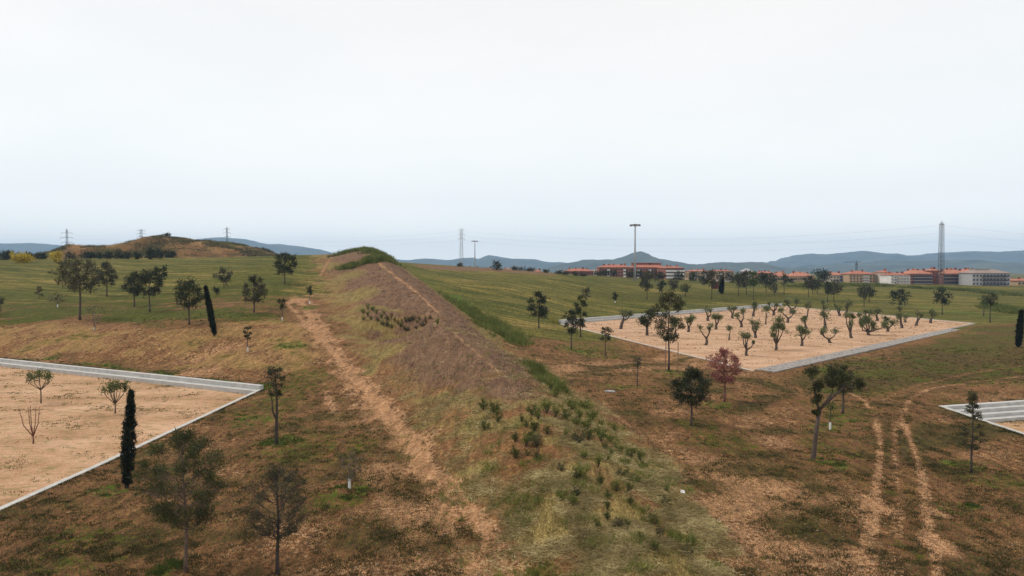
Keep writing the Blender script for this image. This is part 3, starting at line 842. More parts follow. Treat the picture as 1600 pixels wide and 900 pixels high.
# ------------------------------------------------------------------ distant hills (real ranges, kilometres away)
def mat_hill(name, c0, c1):
    m = mat_plain(name, c0, .95, .1, .01)
    t = m.node_tree; b = t.nodes["Principled BSDF"]
    tc = t.nodes.new("ShaderNodeTexCoord")
    n = t.nodes.new("ShaderNodeTexNoise"); n.inputs['Scale'].default_value = .006; n.inputs['Detail'].default_value = 9; n.inputs['Roughness'].default_value = .7
    t.links.new(tc.outputs['Object'], n.inputs[0])
    cr = t.nodes.new("ShaderNodeValToRGB"); cr.color_ramp.elements[0].position = .42; cr.color_ramp.elements[1].position = .62
    cr.color_ramp.elements[0].color = c0 + (1,); cr.color_ramp.elements[1].color = c1 + (1,)
    t.links.new(n.outputs[0], cr.inputs[0]); t.links.new(cr.outputs[0], b.inputs['Base Color'])
    return m
M_HILL = mat_hill("wooded_hills", (.030, .042, .022), (.085, .085, .050))
def range_(name, prof, Y0, depth, seed, lo=-60, hi=1700, amp=1.0, step=4):
    xs_ = np.arange(lo, hi, step); ys_ = np.interp(xs_, [p[0] for p in prof], [p[1] for p in prof])
    rows = np.linspace(-1, 1, 34)
    zcrest = H + (422 - ys_) / F * Y0
    X = []; 
    V = np.zeros((len(rows), len(xs_), 3))
    for i, r_ in enumerate(rows):
        Yr = Y0 + r_ * depth
        wx = (xs_ - 800) / F * Y0
        g = fbm(wx / 420 + 3, Yr * np.ones_like(wx) / 520, seed, 5)
        g2 = 1 - np.abs(fbm(wx / 260, Yr * np.ones_like(wx) / 330 + 9, seed + 3, 4) - .5) * 4
        fall = (1 - abs(r_)) 
        prof_ = fall ** .85
        z_ = (zcrest + 5) * prof_ + (g - .5) * 130 * amp * min(1, abs(r_) * 3) * prof_ + (g2 - .5) * 50 * amp * min(1, abs(r_) * 3) * prof_ - 5
        cr_n = (fbm(wx / 30, np.zeros_like(wx), seed + 20, 3) - .5) * 9
        z_ = z_ + cr_n * prof_
        # never above the skyline drawn by the crest itself
        lim = (zcrest - H) * (Yr / Y0) + H
        if r_ != 0: z_ = np.minimum(z_, lim * .985 + 2 if r_ < 0 else z_)
        V[i, :, 0] = wx; V[i, :, 1] = Yr; V[i, :, 2] = np.maximum(z_, -6)
    n0, n1 = len(rows), len(xs_)
    id_ = np.arange(n0 * n1).reshape(n0, n1)
    fs = np.stack([id_[:-1, :-1], id_[:-1, 1:], id_[1:, 1:], id_[1:, :-1]], -1).reshape(-1, 4)
    mb = MB(); mb.add(V.reshape(-1, 3), fs.tolist())
    tag(mb.build(name, M_HILL, smooth=True), kind="structure")
range_("hills", [(-60, 381), (0, 380), (60, 379), (100, 383), (150, 392), (230, 396), (280, 384), (312, 373), (345, 370), (385, 373), (415, 381), (440, 381), (465, 383), (500, 389), (520, 394), (560, 402), (640, 406),
                 (665, 403), (700, 406), (720, 403), (737, 402), (748, 404), (764, 398), (785, 402), (800, 404), (835, 405), (855, 410), (875, 409), (900, 414), (1060, 416), (1100, 414), (1170, 411), (1188, 409), (1200, 411), (1232, 404), (1262, 395),
                 (1290, 397), (1320, 394), (1345, 390.5), (1368, 394), (1395, 398), (1421, 401), (1450, 396), (1478, 394), (1518, 392), (1548, 394), (1575, 392), (1600, 390), (1700, 389)], 6800, 1500, 100)
range_("hills", [(-60, 430), (760, 430), (840, 424), (880, 412), (912, 406), (960, 404.5), (972, 401), (984, 396), (1000, 391), (1012, 396), (1020, 402), (1040, 404), (1062, 408), (1080, 413), (1100, 412), (1122, 409.5), (1140, 409.5), (1160, 414),
                 (1185, 417), (1230, 424), (1280, 424), (1300, 416), (1345, 414), (1390, 415), (1420, 412), (1450, 408), (1488, 406), (1520, 409), (1545, 412), (1570, 410), (1600, 412), (1700, 413)], 4300, 1100, 200, lo=700)

# ------------------------------------------------------------------ vegetation builders
def rdirs(rng, n, zb=0.0):
    v = rng.normal(size=(n, 3)); v[:, 2] += zb
    return v / np.linalg.norm(v, axis=1, keepdims=True)
def leaf_tris(rng, centers, radii, k, ln, wd, zb=.3, radial=True, flat=1.0):
    """k little leaves about every centre"""
    n = len(centers) * k
    if n == 0: return np.zeros((0, 3, 3))
    c = np.repeat(np.asarray(centers), k, 0); r = np.repeat(np.asarray(radii), k)[:, None]
    off = rdirs(rng, n, zb * .3) * r * (rng.random((n, 1)) ** .5); off[:, 2] *= flat
    p = c + off
    d = rdirs(rng, n, zb)
    if radial: d = d * .6 + off / (np.linalg.norm(off, axis=1, keepdims=True) + 1e-6) * .8; d /= np.linalg.norm(d, axis=1, keepdims=True)
    s_ = np.cross(d, rdirs(rng, n)); s_ /= (np.linalg.norm(s_, axis=1, keepdims=True) + 1e-9)
    L_ = ln * (.6 + .8 * rng.random((n, 1))); W_ = wd * (.6 + .8 * rng.random((n, 1)))
    return np.stack([p - s_ * W_ / 2, p + s_ * W_ / 2, p + d * L_], 1)
def env_r(kind, t):
    if kind == 'umbrella': return (.55 + .45 * t / .4) if t < .4 else math.sqrt(max(0, 1 - ((t - .4) / .62) ** 2))
    if kind == 'cone': return max(.12, (1 - t) ** .8) * (min(1, t * 6 + .4))
    if kind == 'column': return min(1, .55 + t * 2) * (1 - max(0, t - .55) / .5) ** .7 if t < 1 else .1
    return math.sqrt(max(0.02, 1 - (2 * t - 1) ** 2))
def limb(mb, a_, b_, r0, r1, rng, k=5, n=4, sag=.06):
    a_ = np.array(a_, float); b_ = np.array(b_, float); L_ = np.linalg.norm(b_ - a_)
    pts = []; rs = []
    for i in range(n + 1):
        t = i / n
        p = a_ + (b_ - a_) * t + rng.normal(size=3) * L_ * sag * math.sin(math.pi * t) 
        p[2] += math.sin(math.pi * t) * L_ * -.04
        pts.append(p); rs.append(r0 + (r1 - r0) * t ** .8)
    mb.tube(pts, rs, k); return pts
def make_tree(name, label, cat, loc, Ht, W, cb, kind='round', leaf=M_PINE, bark=M_BARK, seed=1, dens=1.0, lumps=14, pxh=60, tr=None, lean=(0, 0), group=None,
              guard=False, fork=0, leafsize=None, lump_r=.34, zb=.4, bare=0.0, broad=False):
    """Ht height, W crown width, cb height of the crown's underside; pxh its height in the picture (for detail)"""
    rng = np.random.default_rng(seed)
    root = thing(name, label, cat, tuple(loc), 0, group)
    T = MB(); Cn = MB()
    Rr = W / 2; hc = Ht - cb
    tr = tr or Ht * .022
    pix = Ht / max(pxh, 1) / .64                     # metres per rendered pixel
    lean = np.array([lean[0], lean[1], 0.0])
    top = np.array([0, 0, Ht * .93]) + lean
    def trunk_at(h):
        t = h / top[2]; return np.array([lean[0] * t * t, lean[1] * t * t, h]) + np.array([math.sin(h * 2.1 / Ht * 3 + seed), math.cos(h * 1.7 / Ht * 3 + seed), 0]) * Ht * .008 * min(1, t * 4)
    hs = np.linspace(-.15, top[2], 10)
    stems = [[trunk_at(h) for h in hs]]
    T.tube(stems[0], [tr * (1.25 if h < .1 else 1) * (1 - .85 * max(0, h) / top[2]) + .008 for h in hs], 7 if pxh > 40 else 5)
    # lumps of foliage inside the envelope
    lc = []
    for i in range(lumps):
        t = ((i + .5) / lumps) if lumps > 3 else .5
        t = min(.97, max(.03, t + rng.normal() * .06))
        r_ = Rr * env_r(kind, t); az = i * 2.39996 + rng.random() * .7
        rad = max(0, r_ - Rr * lump_r * .40) * (.45 + .55 * rng.random() ** .35)
        if t > .9: rad *= .4
        h = cb + hc * t; c = trunk_at(min(h, top[2] * .99)) * np.array([1, 1, 0]) + np.array([math.cos(az) * rad, math.sin(az) * rad, h])
        c[2] = min(c[2], Ht - Rr * lump_r * .3)
        lc.append(c)
    nb = lumps
    cen = []; rr = []
    for i, c in enumerate(lc):
        dh = np.hypot(*(c - trunk_at(c[2]))[:2])
        h0 = max(cb * .72, min(c[2] - dh * .55, top[2] * .9)); h0 = max(h0, .2 * Ht)
        a_ = trunk_at(h0)
        r0 = max(tr * .34 * (1 - .6 * h0 / Ht), pix * .14)
        pts = limb(T, a_, c, r0, max(r0 * .35, pix * .12), rng, 5 if pxh > 90 else 4, 4, .07)
        lr = Rr * lump_r * (.75 + .5 * rng.random())
        if pxh < 26: lr = Rr * .5
        nt_ = int((16 if pxh > 110 else 9 if pxh > 45 else 4) * (1 + .3 * rng.random()))
        tips = c + rdirs(rng, nt_, .25) * lr * (rng.random((nt_, 1)) ** .45) * np.array([1, 1, .75])
        for tp in tips:
            if pxh > 45:
                q0 = pts[2] if rng.random() < .5 else pts[3]
                T.tube([q0, (np.array(q0) + tp) / 2 + rng.normal(size=3) * lr * .08, tp], [r0 * .3, r0 * .22, max(.004, pix * .08)], 3, False)
            if rng.random() >= bare: cen.append(tp); rr.append(lr * .42)
    if cen:
        A_px = (W / pix) * (hc / pix) * .75
        ls = leafsize or (max(.11, pix * 2.6), max(.022, pix * .75))
        if broad: ls = leafsize or (max(.06, pix * 1.4), max(.045, pix * 1.1))
        a_leaf = max(.3, (ls[0] / pix) * (ls[1] / pix) * .5)
        tot = int(dens * A_px * (4.2 if pxh < 110 else 3.2) / a_leaf); tot = min(max(tot, 160), 26000)
        k = max(3, tot // len(cen))
        Cn.tris(leaf_tris(rng, cen, rr, k, ls[0], ls[1], zb, not broad))
    if fork:
        for s_ in range(fork):
            T.tube([trunk_at(Ht * .3), trunk_at(Ht * .35) + np.array([W * .18 * (1 if s_ else -1), .0, Ht * .05]), trunk_at(Ht * .6) + np.array([W * .24 * (1 if s_ else -1), 0, 0])], [tr * .6, tr * .5, tr * .25], 5)
    T.build("trunk", bark, root, True)
    if cen: Cn.build("crown", leaf, root)
    if guard:
        G = MB(); G.tube([(0, 0, 0), (0, 0, .62)], [max(.09, pix * .55)] * 2, 8); G.build("tree_guard", M_WHITE, root)
    return root
def P(px, py, Y=None):
    return at(px, py) if Y is None else pt(px, py, Y)
def tree_px(label, bx, by, ty, w, cy, name="pine_tree", cat="pine tree", Y=None, sink=0.0, **kw):
    """a tree standing where the photograph shows it: foot, top and crown underside in pixels"""
    p = P(bx, by, Y); s_ = p[1] / F
    if Y is not None: p[2] = min(p[2], ground_z(p[0], p[1])) if sink == 0 else p[2]
    Ht = (by - ty) * s_ if Y is None else (pt(bx, ty, p[1])[2] - p[2])
    kw.setdefault('seed', int(bx * 7 + by)); 
    cb = Ht - (cy - ty) * s_
    return make_tree(name, label, cat, p, Ht, w * s_, max(.1 * Ht, cb), pxh=Ht / s_, **kw)

# ---- pines and trees of the left slope
g = "pines on the left slope"
tree_px("tall broad pine with layered brown green crown, leftmost on the left slope", 125, 500, 407, 64, 452, kind='umbrella', leaf=M_PINE2, lumps=24, dens=.9, lump_r=.30, group=g)
tree_px("grey green round topped pine just right of the tall broad pine", 167, 463, 413, 36, 443, kind='umbrella', leaf=M_PINE2, lumps=14, group=g)
tree_px("dark pine with pale thin trunk, left one of the touching pair", 210, 479, 428, 38, 459, kind='round', leaf=M_PINE, lumps=13, lump_r=.4, group=g)
tree_px("dark leaning crowned pine, right one of the touching pair", 234, 487, 425, 42, 459, kind='umbrella', leaf=M_PINE, lumps=13, lump_r=.4, group=g)
tree_px("small dark round pine half hidden behind the touching pair", 249, 459, 417, 24, 441, kind='round', leaf=M_PINE, lumps=9, lump_r=.5, group=g)
tree_px("dark pine with drooping left side beside the leaning cypress", 296, 507, 441, 52, 478, kind='umbrella', leaf=M_PINE, lumps=18, lump_r=.36, group=g)
tree_px("small pale green round tree high on the meadow above the cypress", 350, 450, 422, 23, 442, name="round_tree", cat="tree", kind='round', leaf=M_PINE2, lumps=8, lump_r=.5)
tree_px("pine with reddish bare right side, right of the leaning cypress", 397, 488, 434, 38, 470, kind='umbrella', leaf=M_PINE2, lumps=16, lump_r=.34, bare=.15, group=g)
tree_px("dark pine alone near the meadow top left of the mound", 445, 443, 397, 39, 427, kind='umbrella', leaf=M_PINE, lumps=16, lump_r=.36, group=g)
tree_px("dark crown cut by the left edge of the picture", -8, 492, 462, 30, 485, name="round_tree", cat="tree", kind='round', leaf=M_PINE2, lumps=9, lump_r=.45)
tree_px("tiny dark round bush on the dark green band right of the cypress top", 338, 460, 450, 10, 459, name="round_bush", cat="bush", kind='round', leaf=M_PINE, lumps=5, lump_r=.6)
tree_px("thin sapling with grey dead crown and white guard beneath the tall broad pine", 90, 480, 458, 26, 474, name="sapling", cat="sapling", kind='round', leaf=M_DRY, dens=.35, lumps=8, guard=True)
tree_px("faint bare sapling left of the tall broad pine", 61, 466, 449, 9, 462, name="sapling", cat="sapling", kind='round', leaf=M_DRY, dens=.3, lumps=5)
tree_px("leafless pale bush with white guard on the tan slope", 147, 517, 478, 32, 508, name="bare_bush", cat="bush", kind='round', leaf=M_DRY, bark=M_BARK_G, dens=.12, lumps=12, guard=True, bare=.5)
tree_px("small sapling with dark round top and white guard, left of the sand track", 441, 501, 468, 13, 482, name="sapling", cat="sapling", kind='round', leaf=M_PINE, lumps=6, lump_r=.55, guard=True)
tree_px("small sapling with dark top and white guard, on the right side of the sand track", 484, 475, 449, 10, 459, name="sapling", cat="sapling", kind='round', leaf=M_PINE, lumps=6, lump_r=.55, guard=True)
tree_px("bushy sapling with white guard on the tan slope above the plot corner", 387, 549, 511, 14, 530, name="sapling", cat="sapling", kind='round', leaf=M_LEAFD, lumps=7, lump_r=.5, guard=True, broad=True)

def cypress(label, bx, by, tx, ty, w):
    p = at(bx, by); s_ = p[1] / F; Ht = (by - ty) * s_; W = w * s_; pix = 1 / .64 * s_
    rng = np.random.default_rng(int(bx)); root = thing("cypress_tree", label, "cypress", tuple(p))
    dx = (tx - bx) * s_
    T = MB(); T.tube([(0, 0, -.1), (dx * .3, 0, Ht * .4), (dx * .9, 0, Ht * .9)], [W * .14, W * .1, .01], 6); T.build("trunk", M_BARK_D, root, True)
    n = 1300; t = rng.random(n); r_ = np.array([env_r('column', q_) for q_ in t]) * W / 2 * .78; az = rng.random(n) * 6.283; 
    ra = r_ * np.sqrt(rng.random(n)) * (1 + .18 * np.sin(t * 40 + az * 2))
    c = np.stack([dx * t + np.cos(az) * ra, np.sin(az) * ra, .12 * Ht * .3 + t * Ht * .97], 1)
    Cn = MB(); A_px = W / pix * Ht / pix; ls = (max(.16, pix * 2.2), max(.05, pix * .9)); k = int(min(60, max(8, A_px * 5 / (ls[0] * ls[1] / pix / pix * .5) / n)))
    Cn.tris(leaf_tris(rng, c, np.full(n, W * .11), k, ls[0], ls[1], 1.6, False)); Cn.build("crown", M_CYP, root)
cypress("thin dark cypress leaning to the left on the left slope", 335, 525, 322, 449, 9)
cypress("tall dark cypress at the kerb of the left sand plot, beside the near pine", 198, 762, 207, 611, 24)
cypress("leaning dark cypress at the right edge above the stepped plot", 1591, 543, 1595, 487, 9)
# near left
tree_px("large near pine with dark clumps and long bare trunk at bottom left", 290, 893, 672, 138, 812, kind='umbrella', leaf=M_PINE3, bark=M_BARK_P, lumps=62, lump_r=.18, dens=.8, tr=.085, seed=31, leafsize=(.21, .030))
tree_px("thin grey brown pine with see-through crown at the bottom, right of the large near pine", 434, 897, 730, 108, 838, kind='round', leaf=M_PINE2, bark=M_BARK_D, lumps=46, lump_r=.2, dens=.5, tr=.09, seed=17, bare=.1, leafsize=(.20, .028))
tree_px("young sapling with wispy crown and white guard beside the sand track", 546, 763, 705, 46, 748, name="sapling", cat="sapling", kind='round', leaf=M_PINE2, bark=M_BARK_G, dens=.25, lumps=14, guard=True, lump_r=.4)
tree_px("tall slim tree with twin stems by the corner of the left sand plot", 432, 694, 568, 34, 622, name="slim_tree", cat="tree", kind='round', leaf=M_LEAFD, bark=M_BARK_D, lumps=16, dens=.7, broad=True, fork=1, tr=.14, lump_r=.42)

def vase(label, bx, by, ty, w, leafm, bark, name="young_tree", cat="tree", stems=7, th=.45, leafy=1.0, seed=3, spread=1.0):
    """a short stem that opens into upright arms"""
    p = at(bx, by); s_ = p[1] / F; Ht = (by - ty) * s_; W = w * s_; pix = s_ / .64
    rng = np.random.default_rng(seed); root = thing(name, label, cat, tuple(p)); T = MB(); Cn = MB()
    h0 = Ht * th; T.tube([(0, 0, -.1), (.02, 0, h0 * .5), (0, 0, h0)], [Ht * .022, Ht * .018, Ht * .016], 6)
    cen = []
    for i in range(stems):
        az = i * 2.4 + rng.random(); r_ = W / 2 * (.25 + .75 * rng.random()); e_ = np.array([math.cos(az) * r_, math.sin(az) * r_, Ht * (.86 + .14 * rng.random())])
        mid = np.array([e_[0] * .72, e_[1] * .72, h0 + (e_[2] - h0) * .42])
        T.tube([(0, 0, h0 * .95), mid, e_], [Ht * .013, Ht * .010, Ht * .005], 5)
        for j in range(6):
            t = .3 + .7 * rng.random(); b_ = mid + (e_ - mid) * t; tp = b_ + rdirs(rng, 1, .8)[0] * W * .14
            T.tube([b_, tp], [Ht * .005, Ht * .002], 3, False); cen.append(tp); cen.append(b_)
    T.build("trunk", bark, root, True)
    if leafy > 0:
        ls = (max(.10, pix * 1.6), max(.05, pix * 1.0))
        Cn.tris(leaf_tris(rng, cen, np.full(len(cen), W * .09), int(max(2, 10 * leafy)), ls[0], ls[1], .5, True)); Cn.build("crown", leafm, root)
vase("young green tree with fanned branches above the leafless one in the left sand plot", 64, 630, 581, 44, M_LEAF, M_BARK, seed=4, leafy=.9)
vase("young green vase shaped tree in the left sand plot, left of the tall cypress", 180, 646, 594, 40, M_LEAF, M_BARK, seed=5, th=.3, stems=9)
vase("leafless reddish young tree with upright arms in the left sand plot", 52, 693, 630, 36, None, M_BARK_R, name="bare_tree", seed=6, th=.18, stems=5, leafy=0)

# ---- near and middle trees of the right side
tree_px("dark oval pine between the mound and the olive plot, closest to the mound", 842, 513, 459, 33, 497, kind='round', leaf=M_PINE, lumps=14, lump_r=.4)
tree_px("dark narrow pine left of the olive plot corner, front one of the pair", 893, 545, 487, 24, 521, kind='round', leaf=M_PINE, lumps=12, lump_r=.42)
tree_px("dark slim tree left of the olive plot corner, back one of the pair", 907, 527, 464, 20, 512, kind='round', leaf=M_PINE3, lumps=12, lump_r=.4, bare=.1)
tree_px("thin light green young tree standing before the olive plot kerb", 946, 556, 509, 20, 534, name="young_tree", cat="tree", kind='round', leaf=M_LEAFD, lumps=9, dens=.7, broad=True, lump_r=.45)
tree_px("faint brownish bush behind the pair of trees at the olive plot corner", 915, 479, 450, 15, 466, name="round_bush", cat="bush", kind='round', leaf=M_PINE2, lumps=6, dens=.6, lump_r=.5)
tree_px("small sapling with white guard alone in the right meadow", 961, 473, 458, 7, 468, name="sapling", cat="sapling", kind='round', leaf=M_PINE, lumps=5, guard=True, lump_r=.6)
tree_px("tall airy tree between two stakes before the olive plot", 1045, 578, 457, 52, 532, name="airy_tree", cat="tree", kind='round', leaf=M_LEAFD, lumps=34, lump_r=.32, dens=.95, broad=True, tr=.15, seed=77)
tree_px("dark umbrella pine with rounded top right of the manhole cover", 1080, 665, 580, 68, 630, kind='umbrella', leaf=M_PINE, bark=M_BARK, lumps=30, lump_r=.30, dens=1.25)
tree_px("reddish brown leaved tree at the near corner of the olive plot", 1132, 628, 547, 50, 597, name="red_leaved_tree", cat="tree", kind='round', leaf=M_REDL, bark=M_BARK_R, lumps=34, lump_r=.30, dens=1.1, broad=True)
tree_px("small dark round sapling between the manhole cover and the staked tree", 996, 603, 559, 15, 573, name="sapling", cat="sapling", kind='round', leaf=M_PINE2, dens=.6, lumps=7, lump_r=.5)
tree_px("sparse cone shaped tree with bare lower twigs before the right stepped plot", 1518, 739, 604, 46, 702, name="sparse_tree", cat="tree", kind='cone', leaf=M_LEAFD, bark=M_BARK_D, lumps=34, lump_r=.24, dens=.42, broad=True, tr=.07, bare=.15)
tree_px("thin sapling with white guard right of the forked tree", 1297, 671, 624, 14, 640, name="sapling", cat="sapling", kind='round', leaf=M_LEAF, dens=.35, lumps=7, guard=True, broad=True)
tree_px("short tree with wide leafy crown behind the forked tree", 1317, 646, 573, 44, 612, name="short_tree", cat="tree", kind='round', leaf=M_LEAFD, bark=M_BARK, lumps=18, dens=.75, broad=True, lump_r=.36, tr=.13)

def blob_tree(label, base, blobs, name="olive_tree", cat="olive tree", leafm=M_OLIVE, bark=M_BARK, tw=2.4, seed=1, group=None, forkh=.42, dens=1.0, forkpt=None, hubs=()):
    """an old tree: a stout trunk, arms, and a head of shoots at the end of each arm; all in photograph pixels about its foot"""
    p = at(*base); s_ = p[1] / F; pix = s_ / .64; rng = np.random.default_rng(seed)
    root = thing(name, label, cat, tuple(p), 0, group); T = MB(); Cn = MB()
    bl = [((x - base[0]) * s_, rng.normal() * abs(x - base[0]) * s_ * .4, (base[1] - y) * s_, r_ * s_ * (1.1 + .35 * rng.random())) for x, y, r_ in blobs]
    low = min(b[2] - b[3] * .3 for b in bl)
    fx = forkpt and ((forkpt[0] - base[0]) * s_, 0, (base[1] - forkpt[1]) * s_)
    fk = np.array(fx) if fx else np.array([np.mean([b[0] for b in bl]) * .35, 0, max(low * forkh, .15)])
    w_ = tw * s_ / 2 * 1.0
    j = lambda k_: rng.normal(size=3) * w_ * k_
    T.tube([(0, 0, -.15), (0, 0, .08), fk * .5 + j(.25), fk], [w_ * 1.5, w_ * 1.25, w_ * 1.05, w_ * .95], 8)
    cen = []; rad = []
    HB = [np.array([(hx - base[0]) * s_, 0, (base[1] - hy) * s_]) for hx, hy in hubs]
    for hb in HB: T.tube([fk, (fk + hb) / 2 + j(.5), hb], [w_ * .8, w_ * .62, w_ * .5], 6)
    fk0 = fk; kk = 1.0
    for b in bl:
        c = np.array(b[:3])
        if HB:
            fk = min(HB + [fk0], key=lambda q_: np.linalg.norm(q_ - c)); kk = .5
        m_ = (fk + c) / 2 + np.array([(c[0] - fk[0]) * .16, 0, -abs(c[0] - fk[0]) * .12]) + j(.4)
        endp = c - np.array([0, 0, b[3] * .35])
        T.tube([fk, m_, endp], [w_ * .70 * kk, w_ * .45 * kk, w_ * .30 * kk], 6)
        for q_ in range(10):
            d = rdirs(rng, 1, .7)[0]; tp = c + d * b[3] * (.55 + .5 * rng.random()) * np.array([1, 1, .95])
            T.tube([endp, tp], [min(w_ * .16, .05), .012], 3, False); cen.append(tp); rad.append(b[3] * .38)
            cen.append(c + d * b[3] * .35); rad.append(b[3] * .4)
    A_ = sum((b[3] * 2 / pix) ** 2 for b in bl); ls = (max(.16, pix * 1.7), max(.05, pix * .8)); k = int(max(4, dens * A_ * 2.6 / (ls[0] * ls[1] / pix / pix * .5) / len(cen)))
    Cn.tris(leaf_tris(rng, cen, rad, k, ls[0], ls[1], .6, True))
    T.build("trunk", bark, root, True); Cn.build("crown", leafm, root); return root
blob_tree("tall forked tree with two separate heads of foliage, lower right", (1271, 716), [(1266, 582, 9), (1271, 604, 10), (1274, 625, 7), (1275, 645, 5), (1303, 585, 13), (1312, 598, 14), (1327, 592, 10), (1333, 600, 9), (1300, 600, 10)],
          name="forked_tree", cat="tree", leafm=M_LEAFD, tw=6, seed=8, forkpt=(1279, 640), dens=1.2, hubs=((1300, 612), (1272, 612), (1318, 603)))
# ---- olives in the plot
def e1(X, Y_): return (1050 + X / 6.4, 460 + Y_ / 6.4)
def e2(X, Y_): return (1250 + X / 6.4, 460 + Y_ / 6.4)
OL = [
 (e1, (360, 265), [(330, 145, 30), (390, 168, 26)], "two headed olive before the back wall, right of the airy staked tree"),
 (e1, (440, 350), [(425, 225, 32), (470, 240, 30)], "stout olive with round head, second row right of the airy staked tree"),
 (e1, (605, 240), [(578, 150, 26), (625, 145, 28)], "short wide headed olive against the middle of the back wall"),
 (e1, (693, 328), [(655, 215, 34), (715, 190, 36)], "thick trunked olive with two touching heads in front of the back wall middle"),
 (e1, (812, 220), [(820, 130, 28), (822, 105, 24)], "narrow upright olive close against the back wall"),
 (e1, (937, 300), [(935, 150, 28), (960, 150, 24)], "thin stemmed olive with one small top in the second row from the back wall"),
 (e1, (1015, 210), [(975, 100, 24), (1030, 100, 28), (1055, 115, 24)], "olive with small left head and big right head at the back wall"),
 (e1, (1190, 190), [(1150, 85, 30), (1245, 75, 24)], "tall Y shaped olive at the back wall, reaching above it"),
 (e1, (1155, 283), [(1110, 165, 30), (1238, 180, 24)], "wide V shaped olive with sparse heads in front of the tall Y shaped one"),
 (e1, (1350, 232), [(1380, 105, 32), (1352, 118, 22)], "thin crooked olive leaning right near the bend of the back wall"),
 (e1, (835, 435), [(800, 292, 34), (850, 305, 40), (840, 340, 30)], "bushy short trunked olive in the middle of the plot"),
 (e1, (570, 458), [(580, 345, 28)], "smallest olive, a thin stem with a little head in the plot's left half"),
 (e1, (743, 612), [(700, 412, 32), (762, 415, 34), (730, 430, 28), (805, 480, 12)], "dark trunked olive with a bent side arm, nearest the red leaved tree"),
 (e1, (340, 508), [(290, 345, 30), (385, 320, 28), (375, 345, 16)], "pale forked olive with two thin heads at the left front of the plot"),
 (e1, (163, 375), [(150, 265, 34), (190, 250, 30)], "spreading olive just right of the airy staked tree"),
 (e1, (1040, 557), [(1075, 270, 45), (1000, 355, 42), (1108, 350, 45), (1048, 325, 40), (1010, 415, 22)], "largest leafy olive with several heads at the front of the plot"),
 (e1, (1297, 515), [(1290, 385, 42), (1345, 372, 32), (1280, 355, 30)], "thick trunked bushy olive right of the largest leafy one"),
 (e1, (1342, 340), [(1325, 265, 34), (1312, 245, 22)], "small headed olive directly behind the thick bushy one"),
 (e2, (250, 337), [(240, 212, 34)], "slim dark olive with single round head, in line below another head"),
 (e2, (238, 200), [(240, 145, 40), (222, 80, 16)], "round headed olive below the bend of the back wall with a small top tuft"),
 (e2, (395, 216), [(350, 122, 28), (395, 140, 30)], "wide topped olive by the far kerb, right of the bend in the wall"),
 (e2, (462, 188), [(490, 90, 34), (468, 132, 18)], "upright olive leaning right, farthest at the kerb"),
 (e2, (512, 437), [(428, 205, 28), (495, 212, 32), (522, 225, 20), (505, 300, 36)], "tall crooked S shaped olive with heads at three heights"),
 (e2, (300, 484), [(212, 365, 38), (235, 395, 26), (365, 378, 38)], "low V shaped olive with two dark round heads at the front right"),
 (e2, (685, 407), [(620, 290, 34), (680, 272, 40), (735, 325, 38), (812, 310, 34), (650, 255, 28), (600, 300, 24)], "broadest many armed olive in the right part of the plot"),
 (e2, (625, 275), [(573, 205, 22), (655, 188, 34), (690, 190, 24)], "half hidden olive behind the broadest one"),
 (e2, (772, 264), [(745, 185, 28), (785, 168, 26)], "dark short olive near the far kerb, behind the broadest one's right side"),
 (e2, (875, 372), [(855, 250, 30), (928, 285, 30), (848, 300, 20)], "low forked olive right of the broadest one"),
 (e2, (1018, 338), [(1000, 150, 26), (985, 215, 32)], "tall leaning dark olive with a narrow stacked head"),
 (e2, (1052, 280), [(1050, 237, 30)], "tiny olive head just right of the tall leaning dark one"),
 (e2, (1162, 313), [(1175, 195, 38), (1205, 215, 18)], "round headed olive, second from the right end of the plot"),
 (e2, (1305, 286), [(1315, 210, 40)], "last round olive at the right end of the plot"),
]
for i, (fn, b_, bl_, lab) in enumerate(OL):
    blob_tree(lab, fn(*b_), [fn(x_, y_) + (r_ / 6.4,) for x_, y_, r_ in bl_], seed=100 + i, group="olive trees in the sand plot", tw=3.9 if i not in (5, 11, 9) else 2.0, forkh=.6 if len(bl_) == 1 else .45, dens=.55 + (i * 37 % 10) * .09)
blob_tree("leaning olive at the left back corner of the plot", (970, 514), [(974, 492, 6), (985, 491, 5)], seed=150, group="olive trees in the sand plot", tw=4.5, forkh=.7)
blob_tree("dense dark bushy olive near the plot's left corner", (1011, 524), [(1011, 502, 10), (1017, 490, 7), (1004, 505, 7)], seed=151, group="olive trees in the sand plot", tw=4, leafm=M_LEAFD, forkh=.8)
blob_tree("olive hidden behind the staked airy tree", (1056, 528), [(1055, 506, 8)], seed=152, group="olive trees in the sand plot", tw=4)

